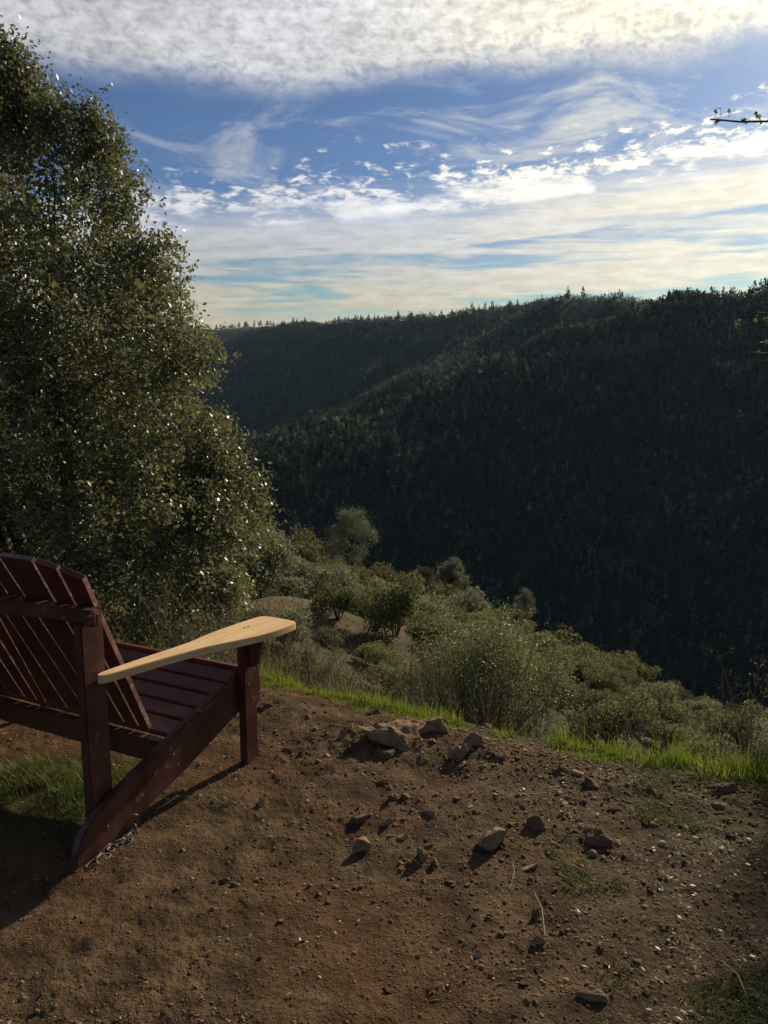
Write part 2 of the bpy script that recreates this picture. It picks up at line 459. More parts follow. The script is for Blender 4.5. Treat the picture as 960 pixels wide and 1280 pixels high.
# front legs
bm_obj('leg', boxbm(-.034, 0, -.082, 0, -.01, .520, .004), M['red'], BENCH)
bm_obj('leg', boxbm(-BW, -BW+.034, -.082, 0, -.01, .520, .004), M['red'], BENCH)
STR = [(.075, .305), (.064, .362), (.045, .376), (-.08, .374), (-.45, .270), (-.72, .192), (-.845, .140), (-.885, .105), (-.908, .060), (-.915, -.005), (-.80, -.005),
       (-.70, .035), (-.40, .112), (-.07, .214), (.075, .205)]
bm_obj('side_rail', prism(STR, 'x', -.068, -.0365, .004), M['red'], BENCH)
bm_obj('side_rail', prism(STR, 'x', -BW+.0365, -BW+.068, .004), M['red'], BENCH)
# rear posts
PP = [(-.808, .05), (-.716, .05), (-.716, .819), (-.7625, .819), (-.7625, .7735), (-.808, .7735)]
bm_obj('rear_post', prism(PP, 'x', -.107, -.0705, .004), M['red'], BENCH)
bm_obj('rear_post', prism(PP, 'x', -BW+.0705, -BW+.107, .004), M['red'], BENCH)
for xx in (-.1035, -BW+.074):
    pass
# upper rail behind the backs: a board with a shallow scalloped lower edge
top = []; K = 24
def railz(x):
    t = (x+BW/2)/.6
    return .752+.012*math.cos(t*math.pi*2)
def raily(x): return -.825+.028*math.cos((x+BW/2)/(BW/2)*math.pi)*-1
pts = [(-.022, -.765), (-.012, -.775), (-.008, -.80), (-.014, -.838)] + [(-.03-(BW-.06)*i/K, raily(-.03-(BW-.06)*i/K)) for i in range(0, K+1)] + [(-BW+.014, -.838), (-BW+.008, -.80), (-BW+.012, -.775), (-BW+.022, -.765)]
bm_obj('back_rail', prism(pts, 'z', .776, .822, .006), M['red'], BENCH)
# lower rail carrying the back slats
bm_obj('seat_rail', xf(boxbm(-BW+.070, -.070, -.482, -.448, 0, .095, .003), lambda x, y, z: (x, y+(z)*-.15, z+.160)), M['red'], BENCH)
# seat planks
m_ = (.39-.25)/.35
ys = [(-.090, -.146), (-.154, -.213), (-.221, -.284), (-.292, -.350), (-.358, -.412)]
ys = [(-.154, -.213), (-.221, -.284), (-.292, -.350), (-.358, -.425)]
sl = math.atan(m_)
k = 0
for a, b in [(-.083, -.146)]+ys:
    def f(x, y, z, a=a, b=b):
        yy = y; zz = .390+m_*(yy+.08)+z
        return (x, yy-z*m_*.9, zz)
    o = bm_obj('seat_plank', xf(boxbm(-BW+.036, -.0372 + random.uniform(-.002, .003), b, a, -.022, 0, .0035), f), M['red_seat'], BENCH)
    k += 1
bm_obj('front_apron', boxbm(-BW+.036, -.0355, -.078, -.050, .300, .404, .004), M['red_seat'], BENCH)
# backs: two fans of five tapering slats; an added wedge darkens the gap
def back_y(z): return -.45-.54*(z-.27)+.0
def slat(xb0, xb1, xt0, xt1, zt0, zt1, thick=.020):
    bm = bmesh.new(); rows = 10; ring = []
    for i in range(rows+1):
        t = i/rows
        z0 = .262+t*(zt0-.262); z1 = .262+t*(zt1-.262)
        x0 = xb0+(xt0-xb0)*t; x1 = xb1+(xt1-xb1)*t
        y0 = back_y(z0); y1 = back_y(z1)
        ny, nz = .88*thick, .475*thick
        ring.append([bm.verts.new(p) for p in ((x0, y0, z0), (x1, y1, z1), (x1, y1+ny, z1+nz), (x0, y0+ny, z0+nz))])
    for a, b in zip(ring[:-1], ring[1:]):
        for j in range(4): bm.faces.new((a[j], a[(j+1) % 4], b[(j+1) % 4], b[j]))
    bm.faces.new(ring[0][::-1]); bm.faces.new(ring[-1])
    bmesh.ops.recalc_face_normals(bm, faces=bm.faces)
    return bm
FB = [(-.207, -.163), (-.278, -.217), (-.376, -.288), (-.470, -.380), (-.578, -.474), (-.698, -.584)]  # last pair: added wedge standing in for the dark gap between fans
FT = [(-.143, -.059), (-.243, -.156), (-.404, -.256), (-.488, -.412), (-.572, -.496), (-.5895, -.580)]
FZ = [(.947, .922), (.962, .950), (.967, .967), (.950, .962), (.935, .947), (.90, .90)]
for sh in (0, -.54):
    for (b0, b1), (t0, t1), (z0, z1) in zip(FB, FT, FZ):
        bmx = slat(b0+sh, b1+sh, t0+sh, t1+sh, z0, z1)
        bmx.faces.ensure_lookup_table()
        side = [f for f in bmx.faces if f.normal.x > .9]  # only right-hand edges get the worn, sunlit-looking colour
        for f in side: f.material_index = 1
        e = bmesh.ops.bevel(bmx, geom=[e for e in bmx.edges if e.is_boundary or e.calc_face_angle(0) > .6], offset=.002, segments=1, affect='EDGES')
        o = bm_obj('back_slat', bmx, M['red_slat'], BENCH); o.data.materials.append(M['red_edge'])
# arms
def arm_z(y): return .556-.062*y
AO = [(.108, .118), (.112, .02), (.100, -.10), (.066, -.22), (.030, -.32), (.010, -.44), (-.006, -.56), (-.018, -.68), (-.026, -.745), (-.038, -.775), (-.055, -.772), (-.066, -.740), (-.067, -.64), (-.067, -.52),
      (-.064, -.40), (-.067, -.30), (-.082, -.20), (-.088, -.10), (-.088, .10), (-.080, .150), (-.06, .166), (.07, .162), (.098, .148)]
def smooth_poly(P, it=2):
    P = [np.array(p) for p in P]
    for _ in range(it):
        Q = []
        for i in range(len(P)):
            a, b = P[i], P[(i+1) % len(P)]
            Q += [a*.75+b*.25, a*.25+b*.75]
        P = Q
    return [tuple(p) for p in P]
def arm(mirror, mat):
    P = smooth_poly(AO, 2)
    bm = prism(P, 'z', -.028, 0, .005)
    def f(x, y, z):
        if mirror: x = -BW-x
        return (x, y, z+arm_z(y))
    xf(bm, f)
    if mirror: bmesh.ops.reverse_faces(bm, faces=bm.faces)
    return bm_obj('armrest', bm, mat, BENCH)
arm(False, M['wood']); arm(True, M['red'])
for x0, x1 in ((.0015, .034), (-BW-.034, -BW-.0015)):
    bm_obj('arm_bracket', prism([(-.055, .520), (-.03, .50), (-.045, .40), (-.05, .40), (-.06, .50)][:0] or [(x0, .523), (x1+.03 if x0 > 0 else x1, .523), (x1 if x0 > 0 else x1, .41), (x0, .40)] if x0 > 0 else [(x0-.03, .523), (x1, .523), (x1, .40), (x0, .41)], 'y', -.058, -.026, .003), M['red'], BENCH)
bm_obj('arm_bracket', prism([(.0015, .515), (.085, .515), (.0015, .405)], 'x', -.032, -.004, .002), M['red'], BENCH)

# screw heads
def screw(x, y, z, axis):
    bm = bmesh.new(); bmesh.ops.create_cone(bm, cap_ends=True, segments=12, radius1=.0055, radius2=.0042, depth=.003)
    if axis == 'x': bmesh.ops.rotate(bm, verts=bm.verts, matrix=Matrix.Rotation(R(90), 3, 'Y'))
    bmesh.ops.translate(bm, verts=bm.verts, vec=(x, y, z)); bm_obj('screw', bm, M['steel'], BENCH)
for yy, zz in ((-.055, .33), (-.028, .26)): screw(.001, yy, zz, 'x')
for yy, zz in ((-.74, .13), (-.78, .09), (-.46, .20), (-.44, .15)): screw(-.0360, yy, zz, 'x')
for xx, yy in ((-.02, -.045), (-.02, -.02)): screw(xx, yy, arm_z(yy)+.0005, 'z')
for yy in (-.118, -.183, -.253, -.321):
    screw(-.052, yy, .390+m_*(yy+.08)+.001, 'z')
# chain round the foot
yaw_m = Matrix.Translation(Vector((-.516, 3.075, 0))) @ Matrix.Rotation(-YAW, 4, 'Z')
CH = empty('chain', yaw_m @ Vector((-.03, -.86, .01)), -YAW)
tag(CH, 'short steel link chain lying around the rear foot of the red bench', 'chain')
def link_bm():
    bm = bmesh.new(); A = 16; Bn = 6; rows = []
    for i in range(A):
        t = 2*math.pi*i/A; cx = .011*math.cos(t)+(.009 if math.cos(t) > 0 else -.009); cy = .0105*math.sin(t)
        nx, ny = math.cos(t), math.sin(t)
        rows.append([bm.verts.new((cx+.0028*math.cos(q)*nx, cy+.0028*math.cos(q)*ny, .0028*math.sin(q))) for q in [2*math.pi*j/Bn for j in range(Bn)]])
    for i in range(A):
        for j in range(Bn):
            bm.faces.new((rows[i][j], rows[(i+1) % A][j], rows[(i+1) % A][(j+1) % Bn], rows[i][(j+1) % Bn]))
    bmesh.ops.recalc_face_normals(bm, faces=bm.faces)
    return bm
lk = bm_obj('link', link_bm(), M['steel'], CH, True)
path = [(0.014+.010*math.sin(i*1.3), -.012+i*.0235, .006+.008*(i % 2)) for i in range(8)]+[(.006, .175, .02), (.000, .19, .045)]
for i, p in enumerate(path):
    o = lk if i == 0 else lk.copy()
    if i: COL.objects.link(o)
    o.location = p; o.rotation_euler = (R(75) if i % 2 else R(12), R(8*((i*7) % 3-1)) if i < 8 else R(-70), R(90+18*math.sin(i*2.1)))

# ------------------------------------------------------------------ rocks
def rock_mesh(seed, sx, sy, sz, rough=1.0, npts=12, sub=2):
    rg = random.Random(seed); bm = bmesh.new()
    for _ in range(npts):
        th = rg.uniform(0, 2*math.pi); ph = math.acos(rg.uniform(-1, 1)); k = rg.uniform(.72, 1.0)
        p = [math.cos(th)*math.sin(ph), math.sin(th)*math.sin(ph), math.cos(ph)]
        mx = max(abs(c) for c in p); k2 = .55+.45/mx
        bm.verts.new((p[0]*sx*.5*k*k2, p[1]*sy*.5*k*k2, p[2]*sz*.5*k*k2))
    r = bmesh.ops.convex_hull(bm, input=bm.verts)
    dele = [g for g in r['geom_interior'] if isinstance(g, bmesh.types.BMVert)]
    if dele: bmesh.ops.delete(bm, geom=dele, context='VERTS')
    loose = [v for v in bm.verts if not v.link_faces]
    if loose: bmesh.ops.delete(bm, geom=loose, context='VERTS')
    bmesh.ops.triangulate(bm, faces=bm.faces)
    s = min(sx, sy, sz)
    bmesh.ops.bevel(bm, geom=list(bm.edges), offset=s*.025, segments=1, affect='EDGES')
    bmesh.ops.triangulate(bm, faces=bm.faces)
    for _ in range(sub):
        bmesh.ops.subdivide_edges(bm, edges=[e for e in bm.edges if e.calc_length() > s*.10], cuts=1, use_grid_fill=False)
        bmesh.ops.triangulate(bm, faces=bm.faces)
    bm.normal_update()
    off = Vector((seed*3.7, seed*1.3, 0))
    for v in bm.verts:
        q = v.co/s
        d = mnoise.noise(q*1.6+off)*.06-abs(mnoise.noise(q*3.1+off))*.09+mnoise.noise(q*8+off)*.028
        v.co += v.normal*(d*s*rough)
    return bm
ROCKS = [
 # u, v(bottom), width px, height px, depth ratio, material, rz, tilt, label
 (490, 926, 96, 31, .85, 'rock', .2, .10, 'large brown embedded rock, widest in the clearing, with dark shaded front'),
 (527, 912, 78, 17, .7, 'rock', .5, -.12, 'tilted wedge shaped slab leaning against the largest embedded rock'),
 (545, 918, 34, 24, .6, 'rock', -.4, .3, 'angular brown rock at the right end of the large embedded rock'),
 (483, 946, 40, 13, .7, 'rock_dark', .1, 0, 'low flat dark stone just in front of the largest embedded rock'),
 (428, 926, 17, 20, .8, 'rock', .5, .3, 'small upright brown stone left of the largest embedded rock'),
 (441, 915, 15, 15, .8, 'rock', 1.1, .2, 'knobbly stone tucked behind the small upright brown stone'),
 (411, 946, 19, 9, .8, 'rock_light', .2, 0, 'small flat tan stone left and in front of the largest rock'),
 (467, 894, 32, 10, .7, 'rock_dark', .1, 0, 'thin dark stone behind the largest embedded rock'),
 (577, 950, 42, 27, .8, 'rock', .6, .3, 'blocky brown rock, second cluster right of the largest embedded rock'),
 (592, 938, 34, 22, .7, 'rock', -.2, -.3, 'brown wedge rock leaning on the back of the blocky brown rock'),
 (625, 948, 19, 13, .6, 'rock_light', .4, .5, 'pale flat stone to the right of the blocky brown rock'),
 (604, 911, 26, 11, .7, 'rock_dark', 0, .1, 'dark stone at the edge of the clearing next to the grass'),
 (527, 953, 20, 9, .8, 'rock', .3, 0, 'small brown stone between the two rock clusters'),
 (480, 981, 26, 8, .6, 'rock_dark', 0, 0, 'low dark sliver of stone in the middle of the dirt'),
 (491, 1003, 20, 14, .8, 'rock_dark', .7, .2, 'left one of two dark stones sitting side by side'),
 (508, 1000, 20, 14, .8, 'rock_dark', .1, -.2, 'right one of two dark stones sitting side by side'),
 (448, 1028, 25, 15, .8, 'rock_dark', .3, .1, 'dark rounded stone left of a pale pointed stone'),
 (481, 1034, 20, 19, .7, 'rock_light', .9, .6, 'pale pointed stone standing in the middle of the dirt'),
 (534, 1020, 25, 15, .7, 'rock', -.5, .5, 'tilted brown stone with one steep pale side'),
 (449, 1066, 30, 22, .8, 'rock', .2, .2, 'squarish brown stone lowest left of the mid dirt stones'),
 (505, 1049, 18, 9, .8, 'rock_light', .2, .1, 'little pale stone with a dark shadow'),
 (526, 1077, 25, 20, .8, 'rock', .4, .3, 'brown lumpy stone beside smaller dark crumbs'),
 (546, 1083, 18, 12, .8, 'rock_dark', 1.4, 0, 'dark crumbly stone right of the brown lumpy stone'),
 (537, 1062, 16, 10, .8, 'rock_dark', .4, 0, 'tiny dark stone behind the brown lumpy stone'),
 (610, 1064, 58, 34, .7, 'rock', .15, .12, 'large tan topped rounded rock alone in the middle right dirt'),
 (654, 1093, 24, 29, .5, 'rock_light', .5, .8, 'orange tan flaky stone standing right of the large rounded rock'),
 (677, 1037, 42, 22, .7, 'rock_dark', .1, .1, 'dark domed rock right of centre'),
 (753, 1055, 54, 20, .7, 'rock_dark', -.1, 0, 'broad low dark rock sunk in the dirt at the right'),
 (741, 985, 38, 16, .7, 'rock_dark', .1, 0, 'dark flat rock below the right grass edge'),
 (813, 992, 30, 13, .7, 'rock_light', -.3, .4, 'pale wedge stone near the right grass edge'),
 (707, 1007, 15, 12, .7, 'rock_light', .8, .3, 'small rusty tan stone above the dark domed rock'),
 (743, 1250, 44, 18, .7, 'rock', .1, .2, 'brown stone with pale ridge near the bottom edge'),
 (670, 1150, 14, 18, .8, 'rock_dark', .4, 0, 'small dark upright stone casting a long shadow near dry straw'),
 (672, 1180, 18, 10, .7, 'rock', .4, 0, 'small flat brown stone below the upright stone near dry straw'),
 (325, 1009, 13, 15, .8, 'rock_light', .4, .2, 'small bright stone casting a long shadow near the bench front leg'),
 (283, 1105, 15, 11, .8, 'rock_dark', .4, 0, 'small dark stone on smooth dirt between bench foot and bottom edge'),
 (333, 887, 24, 10, .6, 'rock_dark', .1, 0, 'dark stone on the ground behind the bench front leg'),
 (385, 900, 15, 8, .7, 'rock_dark', .3, 0, 'small dark stone between bench leg and large rock'),
 (597, 1197, 14, 9, .7, 'rock_light', .3, 0, 'small tan pebble stone low in the centre'),
 (208, 1002, 10, 6, .7, 'rock_light', .3, 0, 'pale pebble beside the bench side rail'),
 (773, 1015, 30, 9, .7, 'rock_dark', .5, 0, 'thin dark stone under the pale wedge stone at the right'),
 (700, 968, 22, 10, .7, 'rock_dark', .5, 0, 'small dark stone below the middle grass edge'),
 (905, 992, 40, 14, .6, 'rock_dark', .1, 0, 'long dark low rock near the right side of the clearing'),
]
for i, (u, v, w, hh, dr, mt, rz, tilt, lab) in enumerate(ROCKS):
    x, y, z = G(u, v-hh*.25)
    D = math.hypot(math.hypot(x, y), CAM_H); W = w/FPX*D*.97
    el = math.atan2(CAM_H, math.hypot(x, y))
    Hh = hh/FPX*D*1.18
    bm = rock_mesh(i+3, W*1.05, W*dr, Hh*1.5, sub=3 if w > 30 else 2)
    o = bm_obj('rock' if w > 30 else 'stone', bm, M[mt])
    o.location = (x, y, z-Hh*.10); o.rotation_euler = (tilt*.4, tilt, rz-math.atan2(x, y))
    tag(o, lab, 'rock' if w > 30 else 'stone')

STN = []
for i in range(7):
    bm = rock_mesh(300+i, 1.0, .75, .42, sub=1, npts=10); oo = bm_obj('small_stone', bm, M[['rock', 'rock_light', 'rock_dark'][i % 3]]); STN.append(oo.data); bpy.data.objects.remove(oo)
rk = random.Random(41)
for i in range(110):
    u = rk.triangular(330, 950, 640); v = rk.uniform(895, 1120) if i % 3 else rk.uniform(1000, 1270)
    x, y, z = G(u, v)
    if y > np.interp(x, CX, CY)-.12: continue
    o = bpy.data.objects.new('small_stone', STN[i % 7]); COL.objects.link(o); w = rk.uniform(.014, .034)*(1+.5*rk.random()**3)
    o.location = (x, y, z+.001); o.scale = (w, w, w*rk.uniform(.7, 1.2)); o.rotation_euler = (rk.uniform(-.3, .3), rk.uniform(-.3, .3), rk.uniform(0, 6.28))
    tag(o, 'small loose stone scattered on the bare dirt among larger rocks', 'stone', 'small loose stones on the dirt')
# pebbles and dirt clods: nobody could count them
def pebbles():
    ico = bmesh.new(); bmesh.ops.create_icosphere(ico, subdivisions=1, radius=1)
    ico.verts.ensure_lookup_table()
    T = np.array([v.co[:] for v in ico.verts]); FF = np.array([[v.index for v in f.verts] for f in ico.faces]); ico.free()
    n = 15000
    r = np.exp(rng.uniform(math.log(1.2), math.log(5.0), n)); a = rng.uniform(R(-31), R(31), n)
    x = r*np.sin(a); y = r*np.cos(a)
    s = y-np.interp(x, CX, CY)
    dens = .25+.75*sstep(-.1, .4, gnoise(x*1.6, y*1.6, 103)+.3*(x > .2)+.5*sstep(2.4, 3.2, y))
    keep = (s < .1) & (rng.random(n) < dens); x, y = x[keep], y[keep]; n = len(x)
    ex = []
    for (u, v, w, hh, *_r) in ROCKS:
        gx, gy, _ = G(u, v); k = int(5+w*.5); ex.append(np.stack([gx+rng.normal(0, .05+w*.0011, k), gy+rng.normal(0, .04+w*.0008, k)], 1))
    ex = np.concatenate(ex); x = np.concatenate([x, ex[:, 0]]); y = np.concatenate([y, ex[:, 1]]); n0 = n; n = len(x)
    k = 2600; gx = rng.uniform(.25, 1.9, k); gy = np.interp(gx, CX, CY)-rng.exponential(.32, k)-.08
    x = np.concatenate([x, gx]); y = np.concatenate([y, gy]); n = len(x)
    z = H(x, y)
    sz = .0022*np.exp(np.abs(rng.normal(0, .5, n)))*(.8+.12*np.hypot(x, y)); sz = np.minimum(sz, .012); sz[n0:] = .0035*np.exp(np.abs(rng.normal(0, .5, n-n0)))
    S = np.stack([sz*rng.uniform(.8, 1.5, n), sz*rng.uniform(.7, 1.1, n), sz*rng.uniform(.35, .75, n)], 1)
    jit = 1+.35*rng.normal(size=(n, len(T), 1)).clip(-1, 1)
    th = rng.uniform(0, 6.28, n); c, s_ = np.cos(th), np.sin(th)
    P = T[None]*S[:, None]*jit
    tilt = rng.normal(0, .4, n)
    Px = P[..., 0]*c[:, None]-P[..., 1]*s_[:, None]; Py = P[..., 0]*s_[:, None]+P[..., 1]*c[:, None]; Pz = P[..., 2]+Px*np.sin(tilt)[:, None]
    V = np.stack([Px+x[:, None], Py+y[:, None], Pz+(z+sz*.02)[:, None]], -1).reshape(-1, 3)
    F = (FF[None]+(np.arange(n)*len(T))[:, None, None]).reshape(-1, 3)
    o = mesh_np('gravel', V, F, M['pebble']); tag(o, kind='stuff')
pebbles()

def litter():
    n = 4200
    r = np.exp(rng.uniform(math.log(1.5), math.log(5.0), n)); a = rng.uniform(R(-31), R(31), n)
    x = r*np.sin(a); y = r*np.cos(a); s = y-np.interp(x, CX, CY)
    dens = np.clip(.12+.9*sstep(.3, 1.1, x)+.8*sstep(-.9, -1.4, x)+.25*(y > 2.9), 0, 1)*sstep(-.3, .3, gnoise(x*2, y*2, 105)+.15)
    keep = (s < .05) & (rng.random(n) < dens); x, y = x[keep], y[keep]; n = len(x)
    C = np.stack([x, y, H(x, y)+.006], 1)
    L = rng.uniform(.008, .024, n)
    d = rand_dirs(n); d[:, 2] *= .3
    V, F = leaf_quads(C, L, L*rng.uniform(.25, .6, n), dirs=d, flat=2.2)
    o = mesh_np('leaf_litter', V, F, M['litter']); tag(o, kind='stuff')
litter()

# ------------------------------------------------------------------ grass
def blades(x, y, z, h, w, lean=.35, curve=.5, rg=rng):
    n = len(x); az = rg.uniform(0, 2*np.pi, n); ln = rg.uniform(.1, 1, n)*lean
    dx, dy = np.cos(az)*ln, np.sin(az)*ln
    px, py = -np.sin(az+rg.normal(0, .6, n)), np.cos(az)
    rows = []
    for t, ww in ((0, 1), (.4, .85), (.75, .55), (1, .08)):
        off = h*(t+0*t); k = (t+curve*t*t)
        cx = x+dx*h*k; cy = y+dy*h*k; cz = z+h*(t-.25*ln*t*t)
        rows.append(np.stack([cx-px*w*ww*.5, cy-py*w*ww*.5, cz], 1)); rows.append(np.stack([cx+px*w*ww*.5, cy+py*w*ww*.5, cz], 1))
    V = np.stack(rows, 1).reshape(-1, 3)
    base = (np.arange(n)*8)[:, None, None]
    F = (np.array([[0, 1, 3, 2], [2, 3, 5, 4], [4, 5, 7, 6]])[None]+base).reshape(-1, 4)
    return V, F

def grass():
    # bright fringe along the crest
    n = 85000
    x = rng.uniform(-4.0, 3.2, n); yc = np.interp(x, CX, CY)
    wd = .30+.10*gnoise(x*2, x*0, 111)+.22*sstep(.7, 1.6, x)
    s = -.13+rng.random(n)**1.2*wd*1.6 + .10*gnoise(x*4, x*0+5, 112)+.06*gnoise(x*13, x*0+5, 114)
    y = yc+s
    cl = gnoise(x*7, y*7, 113)
    keep = rng.random(n) < sstep(-.6, .3, cl+.45*sstep(.75, 1.2, x)+.15*(x < .2)-.75*sstep(.34, .44, x)*sstep(.80, .66, x)); x, y, s, cl = x[keep], y[keep], s[keep], cl[keep]
    h = (.012+.026*sstep(-.1, .12, s)+.022*sstep(.8, 1.4, x))*np.exp(rng.normal(0, .48, len(x)))*(1+.7*np.clip(cl, -.3, .8))
    V, F = blades(x, y, H(x, y)-.004, h, rng.uniform(.0018, .0034, len(x)), .6)
    o = mesh_np('grass', V, F, M['grass']); tag(o, kind='stuff')
    # grass growing under the bench and thin turf at the right
    n = 26000
    a = rng.uniform(0, 6.28, n); q = np.sqrt(rng.random(n))
    ex, ey = q*np.cos(a), q*np.sin(a)
    x = -1.42+.70*ex; y = 2.86+.36*ey-.25*(ex*.6)
    cl = fbm(x*4, y*4, 115, 2)
    keep = rng.random(n) < sstep(.0, .8, cl+.6*(1-q)-.1); x, y, cl, q = x[keep], y[keep], cl[keep], q[keep]
    h = (.010+.032*(1-q**2))*np.exp(rng.normal(0, .4, len(x)))
    V1, F1 = blades(x, y, H(x, y)-.003, h, rng.uniform(.0018, .0034, len(x)), .7)
    # around the front leg and along the side rail
    n = 3500; x = rng.uniform(-1.0, -.45, n); y = rng.uniform(2.35, 3.0, n)
    cl = gnoise(x*6, y*6, 116); keep = rng.random(n) < sstep(.05, .6, cl); x, y = x[keep], y[keep]
    V2, F2 = blades(x, y, H(x, y)-.003, rng.uniform(.012, .03, len(x)), .0022, .9)
    n = 110000; x = rng.uniform(.55, 2.1, n); y = rng.uniform(1.5, 3.1, n)
    w = x+.30*(y-1.7)*0+.0
    cl = fbm(x*2.6, y*2.6, 118, 3)
    m = sstep(.15, .65, cl+.95*sstep(.78, 1.05, x-.62*(y-1.9)) -.16)+.9*sstep(-.30, -.02, y-np.interp(x, CX, CY)+.1*gnoise(x*5, y*5, 119))*(x > .75)
    keep = rng.random(n) < m*.95; x, y = x[keep], y[keep]
    V3, F3 = blades(x, y, H(x, y)-.002, rng.uniform(.006, .024, len(x)), .0024, 1.1)
    A = Acc(); A.add(V1, F1); A.add(V2, F2); A.add(V3, F3); V, F = A.arrays()
    o = mesh_np('turf', V, F, M['grass_low']); tag(o, kind='stuff')
grass()

def dry_weeds():
    """thin dead stems on the drop just beyond the crest"""
    A = Acc(); rg = np.random.default_rng(19)
    n = 1700
    x = rg.uniform(-1.6, 4.0, n); s = rg.uniform(.12, 3.4, n); y = np.interp(x, CX, CY)+s
    keep = gnoise(x*1.1, y*1.1, 121) > -.35-.2*(x > .8); x, y, s = x[keep], y[keep], s[keep]
    z = H(x, y)
    for i in range(len(x)):
        h = rg.uniform(.25, .75)*(.75+.25*s[i]); a = rg.uniform(0, 6.28); l = rg.uniform(.05, .4)
        d = np.array([math.cos(a)*l, math.sin(a)*l, 1.0])
        p0 = np.array([x[i], y[i], z[i]-.02])
        pts = [p0+d*h*t+np.array([math.cos(a), math.sin(a), 0])*.12*h*t*t+rg.normal(0, .012, 3)*t for t in (0, .35, .7, 1)]
        A.tube(pts, [.0022, .0019, .0014, .0007], 3)
        for j in range(rg.integers(1, 5)):
            t = rg.uniform(.35, .95); q = p0+d*h*t; aa = rg.uniform(0, 6.28); L = rg.uniform(.05, .16)
            e = q+np.array([math.cos(aa)*L*.7, math.sin(aa)*L*.7, L*.8])
            A.tube([q, (q+e)/2+rg.normal(0, .006, 3), e], [.0012, .001, .0006], 3)
    V, F = A.arrays()
    o = mesh_np('dry_weeds', V, F, M['dry']); tag(o, kind='stuff')
    # leafy low cover between them
    n = 95000; x = rg.uniform(-3.2, 6.0, n); s = .30+rg.random(n)**1.0*5.6; y = np.interp(x, CX, CY)+s
    cl = fbm(x*1.3, y*1.3, 123, 3); keep = rg.random(n) < sstep(-.6, .2, cl); x, y, cl = x[keep], y[keep], cl[keep]
    z = H(x, y)+rg.random(len(x))**1.5*(.10+.34*np.clip(cl+.35, 0, 1))
    V, F = leaf_quads(np.stack([x, y, z], 1), rg.uniform(.02, .045, len(x)), rg.uniform(.006, .016, len(x)), rg)
    o = mesh_np('low_brush', V, F, M['low']); tag(o, kind='stuff')
dry_weeds()

def straw(u, v, u2, v2, lab, r=.0016):
    a = np.array(G(u, v)); b = np.array(G(u2, v2)); a[2] += .006; b[2] += .012
    mid = (a+b)/2+np.array([.008, 0, .012])
    A = Acc(); A.tube([a, a*.6+mid*.4, mid, mid*.4+b*.6, b], [r, r, r*.9, r*.7, r*.3], 5); V, F = A.arrays()
    o = mesh_np('dry_straw', V, F, M['dry_bright']); tag(o, lab, 'straw')
M['dry_bright'] = foliage_mat('straw', rgb(.30, .235, .13), rgb(.40, .32, .19), .6, .3, .1)
straw(681, 1172, 667, 1118, 'pale dry straw standing out beside the small dark upright stone')
straw(638, 1112, 641, 1082, 'short dry straw left of the orange tan flaky stone', .0012)
straw(934, 1250, 902, 1206, 'thick pale dry straw lying near the bottom right corner', .0022)
straw(787, 1222, 776, 1206, 'tiny dry straw in the lower right dirt', .001)

